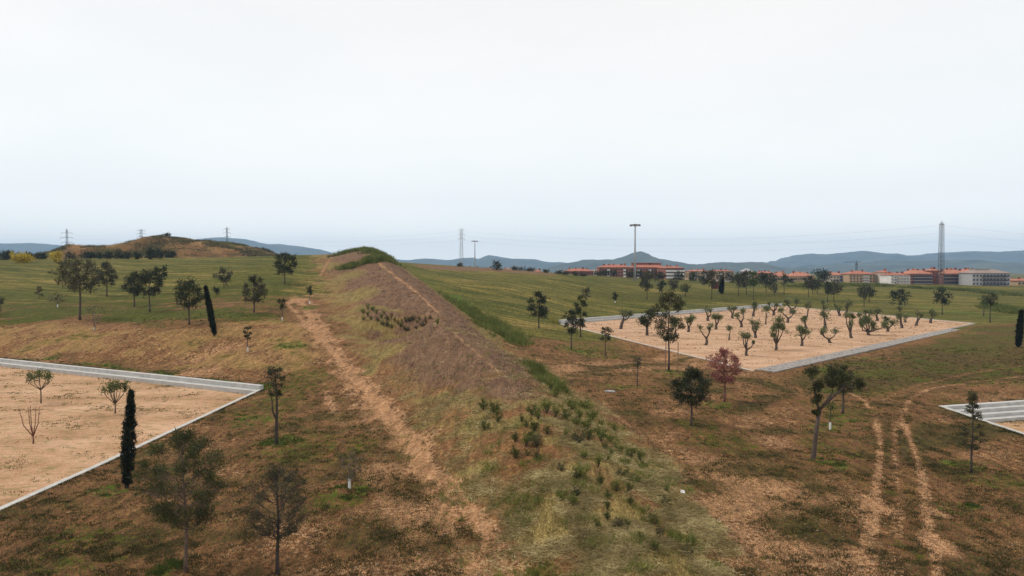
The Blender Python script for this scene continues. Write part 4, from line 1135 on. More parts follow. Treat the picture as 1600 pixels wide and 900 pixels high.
# ---- trees standing between the olive plot and the town
far = "park trees before the town"
FT = [
 (1011, 468, 430, 26, 452, 'round', M_PINE2, "tall dark tree right of the floodlight mast foot"),
 (1034, 460, 441, 15, 453, 'round', M_PINE, "small dark round tree, second right of the mast"),
 (1052, 461, 436, 18, 450, 'round', M_PINE2, "thin hazy tree, third right of the mast"),
 (1071, 463, 446, 15, 456, 'round', M_PINE3, "low round tree with leaning stem left of the red board"),
 (1112, 467, 425, 34, 446, 'umbrella', M_PINE2, "tall umbrella tree in front of the dark red board"),
 (1154, 462, 430, 20, 445, 'umbrella', M_LEAFD, "slender tree right of the dark narrow cypress"),
 (1166, 460, 426, 28, 446, 'umbrella', M_PINE2, "broad brownish tree in the middle of the tree row"),
 (1177, 469, 426, 16, 446, 'round', M_LEAF, "lighter green slim tree with long dark stem"),
 (1197, 457, 430, 24, 446, 'umbrella', M_PINE, "dark tree right of the slim light one"),
 (1210, 461, 444, 12, 455, 'round', M_PINE2, "low faint bush like tree before the tile roofed houses"),
 (1225, 460, 430, 11, 444, 'round', M_LEAFD, "narrow tree before the long tile roofed houses"),
 (1263, 464, 433, 17, 449, 'round', M_PINE2, "bare looking brown tree, left of a pair of stems"),
 (1270, 458, 436, 12, 452, 'round', M_PINE2, "thin brown tree touching the bare looking one"),
 (1277, 459, 438, 13, 450, 'round', M_LEAFD, "small thin tree right of the bare looking ones"),
 (1293, 473, 441, 15, 459, 'round', M_LEAFD, "upright thin tree left of the pale trunked pine"),
 (1303, 471, 442, 26, 458, 'umbrella', M_PINE2, "open crowned pine with pale branches"),
 (1350, 479, 448, 22, 464, 'round', M_PINE2, "dark round pine, first of three on the grass left of the lattice tower"),
 (1358, 472, 450, 18, 463, 'round', M_PINE, "dark round pine just behind the first of the three"),
 (1406, 481, 454, 27, 473, 'round', M_PINE, "dense dark ball shaped pine with short stem"),
 (1472, 492, 453, 23, 475, 'round', M_PINE, "dark egg shaped pine below the lattice tower"),
 (1547, 504, 461, 22, 475, 'umbrella', M_LEAFD, "thin tree with dark trunk, right one of the far right pair"),
 (1537, 494, 464, 14, 476, 'umbrella', M_LEAF, "thin pale tree, left one of the far right pair"),
]
for bx, by, ty, w, cy, kd, lf, lab in FT:
    tree_px(lab, bx, by, ty, w, cy, name="park_tree", cat="tree", kind=kd, leaf=lf, bark=M_BARK_D, lumps=9, lump_r=.5, dens=1.1, group=far, tr=.16)
cyp = cypress("small dark narrow cypress beside the dark red board", 1127, 459, 1128, 433, 4.5)
tree_px("lone spreading tree on the skyline right of the two masts", 776, 424, 410, 19, 421, name="lone_tree", cat="tree", kind='umbrella', leaf=M_PINE, lumps=10, lump_r=.45, Y=338)

# ------------------------------------------------------------------ small standing things
p = at(1050, 580); sx = p[1] / F
def post_pair(label, ax, ay, bx, by, ht_px, name="stake_frame"):
    A = at(ax, ay); B = at(bx, by); t = thing(name, label, "stake", tuple(A)); s_ = A[1] / F
    hh = ht_px * s_
    for q_ in (A, B):
        mb = MB(); d = q_ - A; mb.tube([(d[0], d[1], d[2] - .3), (d[0] + .03, d[1], d[2] + hh)], .055, 6); mb.build("post", M_WOOD, t)
    d = B - A; mb = MB(); mb.tube([(0, 0, hh * .75), (d[0], d[1], d[2] + hh * .75)], .03, 5); mb.build("crossbar", M_WOOD, t)
post_pair("two wooden stakes with a crossbar holding the airy tree", 1040, 578, 1059, 583, 47)
def slab():
    c = at(953, 612); mb = MB(); n = 20; c[2] -= .05
    mb.prism([(c[0] + .62 * math.cos(2 * math.pi * i / n), c[1] + .62 * math.sin(2 * math.pi * i / n)) for i in range(n)], c[2] - .3, c[2] + .14)
    mb.prism([(c[0] + .42 * math.cos(2 * math.pi * i / n), c[1] + .42 * math.sin(2 * math.pi * i / n)) for i in range(n)], c[2] + .141, c[2] + .165)
    tag(mb.build("manhole_cover", M_GRAVEL), "round pale concrete manhole cover in the brown grass", "manhole cover")
slab()
c = at(1067, 771); mb = MB(); rng = np.random.default_rng(2)
mb.add([(c[0] - .16, c[1], c[2] + .06), (c[0] + .12, c[1] - .1, c[2] + .04), (c[0] + .1, c[1] + .12, c[2] + .16), (c[0] - .1, c[1] + .16, c[2] + .2), (c[0], c[1] + .02, c[2] + .02)], [(0, 1, 2, 3), (0, 4, 1), (1, 4, 2), (2, 4, 3), (3, 4, 0)])
tag(mb.build("crumpled_paper", M_WHITE), "crumpled white paper lying at the foot of the planted mound", "litter")
B_ = at(1117, 462); t = thing("info_board", "dark red board on two legs behind the umbrella tree", "board", tuple(B_)); s_ = B_[1] / F
mb = MB(); mb.box((0, 0, 16 * s_), (11 * s_, .12, 11 * s_)); mb.build("panel", M_BOARD, t)
for q_ in (-4.5, 4.5):
    mb = MB(); mb.tube([(q_ * s_, .12, -.2), (q_ * s_, .12, 18 * s_)], .07, 6); mb.build("leg", M_DMETAL, t)

# ---- floodlight masts
def mast(label, bx, by, ty, Y, ringpx):
    b = pt(bx, by, Y); b[2] = min(b[2], ground_z(b[0], b[1])); Ht = pt(bx, ty, Y)[2] - b[2]; s_ = Y / F
    t = thing("floodlight_mast", label, "floodlight mast", tuple(b))
    mb = MB(); mb.tube([(0, 0, -.5), (0, 0, Ht * .5), (0, 0, Ht)], [.62, .5, .38], 12); mb.build("pole", M_MASTG, t, True)
    mb = MB(); n = 16; rw = ringpx * s_ / 2
    ring = [(rw * math.cos(2 * math.pi * i / n), rw * math.sin(2 * math.pi * i / n), Ht + .25) for i in range(n + 1)]
    mb.tube(ring, .14, 6); 
    for i in range(0, n, 4): mb.tube([(0, 0, Ht + .2), ring[i]], .09, 5)
    mb.build("ring", M_MASTR, t)
    for i in range(12):
        a_ = 2 * math.pi * i / 12; mb = MB(); mb.box((rw * math.cos(a_), rw * math.sin(a_), Ht - .2), (.55, .3, .5), a_ + math.pi / 2); mb.build("floodlight", M_DMETAL, t)
    mb = MB(); mb.tube([(0, 0, Ht - .1), (0, 0, Ht + .75)], [.55, .3], 8); mb.build("cap", M_DMETAL, t)
mast("tall grey floodlight mast with a ring of lamps before the red brick flats", 992, 441, 352, 360, 16)
mast("smaller floodlight mast beside the lattice pylon, left of the lone tree", 742, 424, 377, 620, 10)

# ---- lattice pylons
def lattice(mb, w0, w1, h0, h1, n, r_):
    for sx_ in (-1, 1):
        for sy_ in (-1, 1): mb.tube([(sx_ * w0 / 2, sy_ * w0 / 2, h0), (sx_ * w1 / 2, sy_ * w1 / 2, h1)], r_ * 1.3, 4)
    for i in range(n):
        a_, b_ = i / n, (i + 1) / n
        wa, wb = w0 + (w1 - w0) * a_, w0 + (w1 - w0) * b_; za, zb_ = h0 + (h1 - h0) * a_, h0 + (h1 - h0) * b_
        for sy_ in (-1, 1):
            mb.tube([(-wa / 2, sy_ * wa / 2, za), (wb / 2, sy_ * wb / 2, zb_)], r_, 3); mb.tube([(wa / 2, sy_ * wa / 2, za), (-wb / 2, sy_ * wb / 2, zb_)], r_, 3)
            mb.tube([(sy_ * wa / 2, -wa / 2, za), (sy_ * wb / 2, wb / 2, zb_)], r_, 3); mb.tube([(-wb / 2, sy_ * wb / 2, zb_), (wb / 2, sy_ * wb / 2, zb_)], r_, 3)
ARMT = {}
def pylon(label, bx, by, ty, Y, w0, w1, arms, mat=M_METAL, n=9, r_=.09, key=None, rz=0.0):
    b = pt(bx, by, Y); gz = ground_z(b[0], b[1]); top = pt(bx, ty, Y)[2]; base = min(b[2], gz + .0); b[2] = base; Ht = top - base
    t = thing("lattice_pylon", label, "pylon", tuple(b), rz, "lattice pylons")
    mb = MB(); lattice(mb, w0, w1, 0, Ht * .97, n, r_); mb.tube([(0, 0, Ht * .95), (0, 0, Ht)], r_ * 1.5, 4); mb.build("tower", mat, t)
    L_ = []
    for f_, half in arms:
        h_ = Ht - f_ * Y / F
        am = MB()
        for sg in (-1, 1):
            am.tube([(0, -.3, h_), (sg * half, 0, h_ + .1)], r_, 4); am.tube([(0, .3, h_), (sg * half, 0, h_ + .1)], r_, 4); am.tube([(0, 0, h_ + 1.3), (sg * half, 0, h_ + .1)], r_, 4)
            am.tube([(sg * half, 0, h_ + .1), (sg * half, 0, h_ - 1.3)], .13, 5)
            L_.append((b[0] + sg * half * math.cos(rz), b[1] + sg * half * math.sin(rz), b[2] + h_ - 1.3))
        am.build("crossarm", mat, t)
    ARMT[key] = L_
pylon("wide three armed pylon left of the scrub hill", 105, 402, 356, 780, 3.4, 1.2, [(8, 6.2), (15.5, 7), (23, 6.2)], M_DMETAL, key='a')
pylon("pair like many armed pylon behind the scrub hill's left flank", 221, 400, 357, 820, 3.4, 2.2, [(3, 4.5), (8, 5), (13, 4.5)], M_DMETAL, key='b')
pylon("slim three armed pylon behind the scrub hill's right flank", 355, 400, 353, 860, 3.2, 1.0, [(5, 4), (11, 4.4), (17, 4)], M_DMETAL, key='c')
pylon("tall narrow lattice pylon beside the smaller floodlight mast", 721, 426, 357, 560, 3.4, 1.4, [(2, 2.0), (9, 2.6), (16, 2.6)], M_METAL, 14, .07, key='d')
pylon("tallest lattice tower, without arms, rising from the brick flats at right", 1470, 446, 347, 440, 2.7, 1.8, [(2, .9)], M_DMETAL, 15, .085, key='e')
def wire(label, A, B, sag):
    mb = MB(); A = np.array(A); B = np.array(B); pts = []
    for i in range(25):
        t_ = i / 24; q_ = A + (B - A) * t_; q_[2] -= sag * 4 * t_ * (1 - t_); pts.append(q_)
    mb.tube(pts, .035, 3, False)
    tag(mb.build("power_line", M_MASTG), label, "power line", "power lines strung between the pylons")
far_l = [(-900, 900, 62), (-900, 890, 55), (-900, 880, 48)]
for i, (h_, n_) in enumerate(((1, 'upper'), (3, 'middle'), (5, 'lower'))):
    wire("%s thin wire from the three armed pylon to the pylon behind the hill" % n_, ARMT['a'][h_], ARMT['b'][h_ - 1], 3)
    wire("%s thin wire between the two pylons behind the scrub hill" % n_, ARMT['b'][h_], ARMT['c'][h_ - 1], 3)
    wire("%s faint wire sagging from the narrow pylon to the tallest tower at right" % n_, ARMT['d'][h_], np.array(ARMT['e'][0]) - np.array([0, 0, i * 5.0]), 8)
    wire("%s faint wire running from the tallest tower out of the picture" % n_, np.array(ARMT['e'][1]) - np.array([0, 0, i * 5.0]), (620, 520, 36 - i * 4), 6)
    wire("%s faint wire from the slim hill pylon to the narrow pylon" % n_, ARMT['c'][h_], ARMT['d'][h_ - 1], 7)

# ------------------------------------------------------------------ town
def brick(name, c, sc_=1.0): return mat_plain(name, c, .85, .14, .6)
M_BR = brick("red_brick", (.27, .105, .075)); M_BRD = brick("dark_brick", (.21, .075, .065)); M_OC = brick("ochre_render", (.42, .29, .18)); M_CR = brick("cream_render", (.52, .45, .37))
M_GR = brick("grey_render", (.36, .35, .35)); M_WH = brick("white_render", (.66, .64, .62)); M_PK = brick("pink_brown_brick", (.36, .155, .11))
M_ROOF = mat_plain("clay_tiles", (.36, .135, .085), .9, .22, .8, .3); M_ROOFO = mat_plain("orange_tiles", (.40, .17, .11), .9, .2, .8, .3); M_ROOFG = mat_plain("grey_brown_roof", (.28, .21, .18), .9, .15, .8)
M_GLASS = mat_plain("dark_window", (.035, .042, .055), .25, .2, .5, spec=.5); M_RAIL = mat_plain("dark_railing", (.06, .06, .075), .6, .1, 1)
M_SLAB = mat_plain("balcony_slab", (.52, .48, .45), .8, .1, 1); M_BLUE = mat_plain("blue_panels", (.10, .14, .24), .6, .1, 1)
def copy_part(o, parent, loc):
    c_ = o.copy(); COL.objects.link(c_); c_.parent = parent; c_.location = loc; return c_
def flats(label, x0, x1, yt, yb, Y, wall, roof, floors, cols, bal=(), roofh=2.2, depth=13, rz=0.0, balmat=None, chim=3, name="apartment_block", winw=1.2, over=.5, belt=True, pent=None, flat=False):
    """front face spans x0..x1 px; eaves at yt px, foot at yb px; Y metres away"""
    s_ = Y / F; W = (x1 - x0) * s_ / max(.3, math.cos(rz)); cxp = (x0 + x1) / 2; b = pt(cxp, yb, Y); gz = ground_z(b[0], b[1]); zb_ = min(b[2], gz) - .3
    top = pt(cxp, yt, Y)[2]; Ht = top - zb_
    t = thing(name, label, "apartment block", (b[0], b[1] + depth / 2, zb_), rz, "buildings of the town")
    mb = MB(); mb.box((0, 0, Ht / 2), (W, depth, Ht)); mb.build("wall", wall, t)
    fh = min(3.1, (Ht - .6) / floors); zf = Ht - .35 - fh * floors
    if flat:
        mb = MB(); mb.box((0, 0, Ht + .2), (W + .3, depth + .3, .4)); rf = mb.build("roof", roof, t)
    else:
        mb = MB(); o_ = over; a_, b2 = W / 2 + o_, depth / 2 + o_; ri = min(a_ - .5, b2); z_ = Ht + .003
        vs = [(-a_, -b2, z_), (a_, -b2, z_), (a_, b2, z_), (-a_, b2, z_), (-a_, -b2, z_ + .22), (a_, -b2, z_ + .22), (a_, b2, z_ + .22), (-a_, b2, z_ + .22), (-a_ + ri, 0, z_ + roofh), (a_ - ri, 0, z_ + roofh)]
        mb.add(vs, [(3, 2, 1, 0), (0, 1, 5, 4), (1, 2, 6, 5), (2, 3, 7, 6), (3, 0, 4, 7), (4, 5, 9, 8), (5, 6, 9), (6, 7, 8, 9), (7, 4, 8)]); rf = mb.build("roof", roof, t)
    rng = random.Random(int(x0))
    for i in range(chim):
        mb = MB(); h_ = rng.uniform(.9, 1.6); mb.box((0, 0, 0), (rng.uniform(.8, 1.6), .8, h_)); mb.box((0, 0, h_ / 2 + .08), (1.3, 1.0, .14))
        cx_ = (-W / 2 + W * (i + .5 + rng.uniform(-.25, .25)) / chim) * .9; zz = Ht + (.3 if flat else roofh * .65)
        mb.build("chimney", M_BRD if rng.random() < .6 else roof, rf, loc=(cx_, -1.2, zz + h_ / 2))
    if pent:
        for (fx, w_, hh) in pent:
            mb = MB(); mb.box((fx * W, 1, Ht + roofh * .5 + hh / 2), (w_, 5, hh)); mb.box((fx * W, 1, Ht + roofh * .5 + hh + .12), (w_ + .6, 5.6, .24)); mb.build("roof_house", wall if not flat else M_GR, rf)
    cw = W / cols; w0 = b0 = None
    for f_ in range(floors):
        for c_ in range(cols):
            xx = -W / 2 + cw * (c_ + .5); zc_ = zf + fh * (f_ + .52)
            if c_ in bal:
                if b0 is None:
                    mb = MB(); bw = cw * .92; mb.box((0, -.55, -fh * .42), (bw, 1.1, .22)); mb.box((0, -1.07, -fh * .42 + .62), (bw, .06, .95))
                    for sg in (-1, 1): mb.box((sg * (bw / 2 - .04), -.55, -fh * .42 + .55), (.06, 1.04, .8))
                    b0 = mb.build("balcony", balmat or M_RAIL, t, loc=(xx, -depth / 2 - .02, zc_))
                    mb = MB(); mb.box((0, 0, 0), (bw * .7, .08, fh * .68)); d0 = mb.build("balcony_door", M_GLASS, t, loc=(xx, -depth / 2 - .01, zc_))
                    mb = MB(); mb.box((0, -.58, 0), (bw + .02, 1.16, .2)); s0 = mb.build("slab", M_SLAB, b0, loc=(0, 0, -fh * .42 - .13))
                else:
                    nb_ = copy_part(b0, t, (xx, -depth / 2 - .02, zc_)); copy_part(d0, t, (xx, -depth / 2 - .01, zc_)); copy_part(s0, nb_, s0.location)
            else:
                if w0 is None:
                    mb = MB(); mb.box((0, 0, 0), (min(winw, cw * .5), .10, fh * .5)); w0 = mb.build("window", M_GLASS, t, loc=(xx, -depth / 2 - .01, zc_))
                else: copy_part(w0, t, (xx, -depth / 2 - .01, zc_))
    return t
R_ = range
flats("low red brick block with red tiled roof, left of the large flats", 883, 927, 424, 436, 470, M_BRD, M_ROOF, 3, 12, (), 2.0, chim=4, rz=.0)
flats("small white gabled house between the brick blocks", 927, 936, 424, 436, 500, M_WH, M_ROOFG, 2, 2, (), 1.5, chim=0, name="white_house")
flats("large red brick flats with long tiled roof, left of the tall mast", 936, 986, 418, 438, 490, M_BR, M_ROOF, 4, 12, (3, 9), 2.2, chim=5, balmat=M_WH)
flats("large red brick flats with stepped top floor, right of the tall mast", 986, 1040, 418, 440, 500, M_BR, M_ROOF, 4, 12, (2, 6, 9), 2.6, chim=5, balmat=M_WH, pent=((-.15, 14, 2.0), (.2, 10, 1.8)))
flats("right wing of the large flats with white balconies", 1036, 1066, 419, 440, 480, M_BR, M_ROOF, 4, 7, (0, 1, 2, 3, 4, 5, 6), 1.6, chim=3, balmat=M_WH, rz=.25)
flats("ochre block with small orange roof left of the park trees", 1076, 1107, 424, 440, 560, M_OC, M_ROOFO, 3, 7, (2, 5), 1.4, chim=3, balmat=M_SLAB)
flats("ochre block with red roof behind the park trees", 1108, 1147, 424, 440, 580, M_OC, M_ROOF, 3, 8, (3, 6), 1.2, chim=3, balmat=M_SLAB)
flats("low white shed behind the board", 1128, 1142, 438, 444, 430, M_WH, M_ROOFG, 1, 3, (), .6, chim=0, name="white_shed", flat=True)
flats("white building with pale pyramid roof behind the park trees", 1162, 1178, 424.5, 438, 620, M_WH, M_GR, 2, 4, (), 3.0, chim=0, name="white_hall")
flats("far pink roofed row behind the park trees", 1185, 1210, 427, 438, 560, M_PK, M_ROOF, 2, 6, (), 1.8, chim=3)
flats("long low house row with orange roof, left half", 1208, 1236, 432, 442, 500, M_OC, M_ROOFO, 1, 8, (), 3.6, chim=2, name="row_house")
flats("long low house row with orange roof, right half", 1235, 1272, 432, 443, 495, M_OC, M_ROOFO, 1, 10, (), 3.4, chim=3, name="row_house")
flats("cream and ochre block with blue balconies right of the dark pine clump", 1297, 1321, 430, 445, 470, M_CR, M_ROOFO, 3, 5, (3, 4), 2.0, chim=2, balmat=M_BLUE)
flats("square ochre block with brown hipped roof", 1327, 1368, 428.5, 446, 460, M_OC, M_ROOF, 4, 8, (4, 5), 2.3, chim=2, balmat=M_SLAB)
flats("small pink block between the ochre block and the white flats", 1368, 1382, 432, 444, 500, M_PK, M_ROOF, 3, 3, (), 1.2, chim=1)
flats("cream block with red roof left of the white flats", 1381, 1394, 426, 446, 452, M_CR, M_ROOF, 4, 3, (), 1.4, chim=1)
flats("white flats with grey balconies", 1392, 1421, 430, 448, 440, M_WH, M_ROOF, 4, 6, (0, 2, 3, 4, 5), 1.6, chim=3, balmat=M_SLAB)
flats("brick flats with dark balconies left of the lattice tower", 1421, 1456, 428, 448, 440, M_PK, M_ROOFO, 4, 8, (1, 2, 3, 4, 5, 6, 7), 3.2, chim=4)
flats("plain orange brick stair block behind the lattice tower", 1455, 1474, 423, 449, 446, M_BR, M_ROOFO, 4, 3, (), 1.2, chim=2, winw=.6)
flats("brick flats with dark balconies right of the lattice tower", 1474, 1512, 428, 449, 440, M_PK, M_ROOFO, 4, 9, (0, 1, 2, 3, 4, 5, 6, 7), 3.4, chim=5)
flats("brick and grey corner flats with orange roof", 1511, 1532, 427, 451, 436, M_BR, M_ROOFO, 4, 4, (1, 2), 3.6, chim=3)
flats("long grey flats with dark balcony bands and grey roof", 1519, 1578, 427, 453, 424, M_GR, M_ROOFG, 4, 11, (3, 4, 5, 6, 7, 8, 9), 2.6, chim=0, balmat=M_RAIL, pent=((-.1, 9, 1.4),))
flats("low dark red block at the right edge", 1577, 1592, 438, 455, 440, M_BRD, M_ROOFO, 3, 4, (), 1.2, chim=1)
flats("ochre block cut by the right edge", 1590, 1625, 439, 458, 430, M_OC, M_ROOF, 3, 6, (3,), 1.6, chim=2)
flats("far pinkish roofs seen over the meadow left of the lone tree", 727, 752, 421, 428, 640, M_PK, M_ROOF, 1, 8, (), 2.4, chim=2, name="row_house")
flats("far red roof just left of the lone tree", 757, 770, 421, 428, 660, M_PK, M_ROOF, 1, 5, (), 1.8, chim=2, name="row_house")
flats("far long red roof right of the lone tree", 785, 801, 421.5, 429, 650, M_PK, M_ROOF, 1, 6, (), 1.4, chim=2, name="row_house")
flats("small far house with chimneys right of the skyline bushes", 834, 846, 424.5, 432, 560, M_CR, M_ROOF, 1, 4, (), 1.6, chim=2, name="row_house")

# crane
b = pt(1338, 436, 700); gz = ground_z(b[0], b[1]); Ht = pt(1338, 409, 700)[2] - gz
t = thing("tower_crane", "small tower crane above the ochre block", "crane", (b[0], b[1], gz))
mb = MB(); lattice(mb, 1.6, 1.6, 0, Ht - 2, 12, .08); mb.build("tower", M_DMETAL, t)
mb = MB(); mb.box((0, 0, Ht - 2.2), (1.6, 1.6, 1.8)); mb.build("cab", M_DMETAL, t)
mb = MB()
for zz in (0, 1.0): mb.tube([(-13, 0, Ht - .6 + zz * (0)), (5, 0, Ht - .6)], .14, 4) if zz == 0 else mb.tube([(-13, 0, Ht - .5), (0, 0, Ht + .6), (4.5, 0, Ht - .5)], .12, 4)
for i in range(10): mb.tube([(-12 + i * 1.2, 0, Ht - .6), (-11.4 + i * 1.2, 0, Ht - .2 + i * .06)], .06, 3)
mb.build("jib", M_DMETAL, t)
mb = MB(); mb.tube([(0, 0, Ht - 1), (0, 0, Ht + 1.8)], [.5, .1], 5); mb.build("apex", M_DMETAL, t)
mb = MB(); mb.box((4.6, 0, Ht - 1.5), (1.4, 1.2, 1.6)); mb.build("counterweight", M_CONC, t)

# ---- dark tree clumps before the town, far hedges, broom
def bush(label, cx_, cyb, w, h, Y=None, leafm=M_PINE, name="stone_pine", cat="tree", seed=None, dens=1.2, lumps=12, group=None, stem=True):
    b = pt(cx_, cyb, Y) if Y else at(cx_, cyb)
    if Y: b[2] = ground_z(b[0], b[1])
    Yv = b[1]; s_ = Yv / F
    top = pt(cx_, cyb - h, Yv)[2]; Ht = max(top - b[2], 1.0)
    return make_tree(name, label, cat, b, Ht, w * s_, Ht * (.22 if stem else .04), 'round', leafm, M_BARK_D, seed or int(cx_ * 3 + cyb), dens, lumps, Ht / s_, lump_r=.5, group=group)
gp = "dark stone pines before the flats"
for x_, yb_, w_, h_, Y_, lab in ((936, 440, 15, 16, 420, "dark stone pine before the left part of the large flats, left one of three"), (947, 441, 16, 18, 415, "dark stone pine before the left part of the large flats, middle one of three"), (959, 440, 12, 17, 420, "dark stone pine before the large flats, right one of three"),
    (985, 443, 16, 19, 400, "dark stone pine just left of the tall mast"), (999, 444, 16, 20, 405, "dark stone pine just right of the tall mast"), (1016, 445, 14, 20, 405, "dark stone pine before the stepped flats"),
    (1029, 444, 14, 19, 400, "dark rounded stone pine at the right wing of the flats"), (1035, 446, 12, 19, 392, "dark tree touching the right wing's stone pine"), (1061, 444, 19, 17, 410, "broad dark pine right of the large flats, left of a pair"),
    (1082, 446, 20, 18, 400, "broad dark pine before the ochre block, right of a pair"), (1285, 442, 32, 18, 430, "large dark green clump between the tiled rows and the cream block"), (1188, 446, 20, 18, 420, "dark broad tree behind the middle of the park tree row"),
    (1207, 445, 14, 16, 425, "dark round tree behind the right of the park tree row"), (1235, 443, 13, 7, 420, "low dark round bush before the tile roofed row"), (1205, 446, 22, 8, 400, "low broad dark shrub at the far side of the lawn"),
    (1140, 442, 16, 14, 420, "grey green tree behind the white shed"), (1098, 443, 12, 9, 430, "small dark tree at the foot of the ochre block"), (1157, 444, 18, 17, 420, "dark tree behind the left of the park tree row")):
    bush(lab, x_, yb_, w_, h_, Y_, M_PINE if 'grey' not in lab else M_PINE2, group=gp)
gq = "low scrub bushes along the skyline"
for x_, yb_, w_, h_, Y_, lab in ((873, 432, 12, 7, 365, "dark bush left of the low brick block"), (884, 433, 12, 7, 365, "dark bush before the low brick block's left end"), (899, 436, 14, 9, 360, "dark bush before the middle of the low brick block"),
    (911, 437, 12, 8, 362, "low dark bush before the low brick block's right end"), (812, 425.5, 18, 5, 372, "low dark bushes on the skyline right of the lone tree"), (828, 427, 13, 4, 372, "small dark bush right of the skyline bushes"),
    (803, 425, 8, 4, 372, "little dark bush nearest the lone tree"), (853, 430, 8, 3, 368, "tiny dark bush on the meadow skyline"), (719, 421, 8, 3, 368, "tiny dark bush at the foot of the narrow pylon")):
    bush(lab, x_, yb_, w_, h_, Y_, M_PINE2, "skyline_bush", "bush", stem=False, lumps=8, group=gq)
# hedge line under the left hill
gh = "bushes along the foot of the scrub hill"
hl = [(8, 408, 26, 13), (30, 407, 20, 9), (57, 407, 14, 8), (66, 406, 18, 9), (110, 405, 16, 8), (135, 404, 16, 9), (143, 404, 14, 9), (157, 403, 14, 8), (170, 403, 16, 7), (185, 404, 20, 9), (199, 402, 14, 7), (214, 401, 14, 6), (235, 401, 16, 12), (248, 401, 16, 10), (262, 399, 14, 7), (271, 398, 8, 5), (12, 400, 14, 7), (45, 399, 10, 5)]
pos_w = ["at the left edge", "second from the left edge", "just left of the big yellow broom", "touching the big yellow broom's left", "right of the big yellow broom", "below the three armed pylon", "right below the three armed pylon", "left part of the row", "left middle of the row", "middle of the row, the darkest", "right middle of the row, low", "low, left of the tallest one", "tallest of the row", "next to the tallest one", "near the right end of the row", "last at the right end of the row", "farther one behind the left edge", "farther small one behind the broom"]
for (x_, yb_, w_, h_), pw in zip(hl, pos_w):
    bush("dark scrub bush under the scrub hill, " + pw, x_, yb_, w_, h_, 300 if yb_ > 400 else 330, M_PINE, "scrub_bush", "bush", stem=False, lumps=9, group=gh, dens=1.3)
bush("wide yellow flowering broom bush at the left meadow edge", 36, 408.5, 30, 10, 272, M_BROOM, "broom_bush", "bush", stem=False, lumps=16, dens=2)
bush("smaller yellow flowering broom bush before the scrub hill", 88, 403.5, 18, 8, 272, M_BROOM, "broom_bush", "bush", stem=False, lumps=9)
bush("dark green shrub on top of the scrub hill", 260, 375, 14, 7, 425, M_PINE, "hilltop_shrub", "bush", stem=False, lumps=7)

# ------------------------------------------------------------------ scattered ground plants
def sheet_tris(x, y, z, n_bl, ln, wd, rng, lie=0.0, spread=.08, dirbias=None):
    """blades: n_bl per tuft; lie 0 upright .. 1 flat"""
    N = len(x) * n_bl
    c = np.repeat(np.stack([x, y, z], 1), n_bl, 0)
    sp_ = np.repeat(np.broadcast_to(spread, (len(x),)), n_bl)
    c[:, :2] += rng.normal(size=(N, 2)) * sp_[:, None]
    d = rng.normal(size=(N, 3)); d[:, 2] = np.abs(d[:, 2]) * .3 + (1.6 * (1 - lie) + .08)
    if lie > .5:
        d[:, :2] *= 1.2; d[:, 2] = rng.normal(size=N) * .12 + .16
        if dirbias is not None: d[:, :2] += np.asarray(dirbias)
    d /= np.linalg.norm(d, axis=1, keepdims=True)
    s_ = np.cross(d, np.stack([rng.normal(size=N), rng.normal(size=N), np.abs(rng.normal(size=N)) * (2 if lie > .5 else .2)], 1)); s_ /= np.linalg.norm(s_, axis=1, keepdims=True)
    L_ = np.repeat(np.broadcast_to(ln, (len(x),)), n_bl) * (.5 + rng.random(N)); W_ = np.repeat(np.broadcast_to(wd, (len(x),)), n_bl)
    return np.stack([c - s_ * W_[:, None] / 2, c + s_ * W_[:, None] / 2, c + d * L_[:, None]], 1)
def in_plot(x, y):
    m_ = np.zeros(x.shape, bool)
    for P_, *_ in PLOTS: m_ |= poly_sdf(x, y, P_) < .3
    return m_
def fov_pts(rng, n, y0, y1, k=2.0):
    """ground points before the camera, denser nearby"""
    u = rng.random(n); y = (y0 ** -k + u * (y1 ** -k - y0 ** -k)) ** (-1 / k) if k else y0 + (y1 - y0) * u
    x = (rng.random(n) * 2 - 1) * (y * .80 + 3)
    return x, y
rng = np.random.default_rng(7)
def stuff(name, tris, mat, label, cat):
    mb = MB(); mb.tris(tris); o = mb.build(name, mat); return tag(o, label, cat, kind="stuff")
# low weeds
x, y = fov_pts(rng, 150000, 27, 125, 1.0)
cl = fbm(x / .9, y / .9, 91, 3) ; cl2 = fbm(x / 4, y / 4, 92, 2)
keep = (cl > .50) & (rng.random(len(x)) < np.clip(Ldark(x, y) * 1.0 + (cl2 - .5) + .15 - Lsoil(x, y) * .3, .03, 1)) & (Lon(x, y) < .35) & (~in_plot(x, y)) & (Lsoil(x, y) < .8) & (Ltan(x, y) < .55)
x, y = x[keep], y[keep]
stuff("weeds", sheet_tris(x, y, Lz(x, y) - .01, 6, .085 + y * .0006, .022 + y * .0007, rng, 0, .10), M_TUFT, "low dark weeds dotted over the bare brown slopes", "weeds")
for Pl, fz, *_ in PLOTS:
    px_ = [p_[0] for p_ in Pl]; py_ = [p_[1] for p_ in Pl]
    x = rng.uniform(max(min(px_), -110), max(px_), 60000); y = rng.uniform(max(min(py_), 26), max(py_), 60000)
    keep = (poly_sdf(x, y, Pl) < -.9) & (fbm(x / 2.6, y / 1.6, 401, 4) + rng.normal(size=len(x)) * .05 > .63); x, y = x[keep], y[keep]
    if Pl is not LP: x, y = x[::3], y[::3]
    stuff("plot_weeds", sheet_tris(x, y, np.full(len(x), fz), 4, .07 + y * .0005, .03 + y * .0007, rng, .1, .10), M_DRYW, "sparse low dry weeds growing in a sand plot", "weeds")
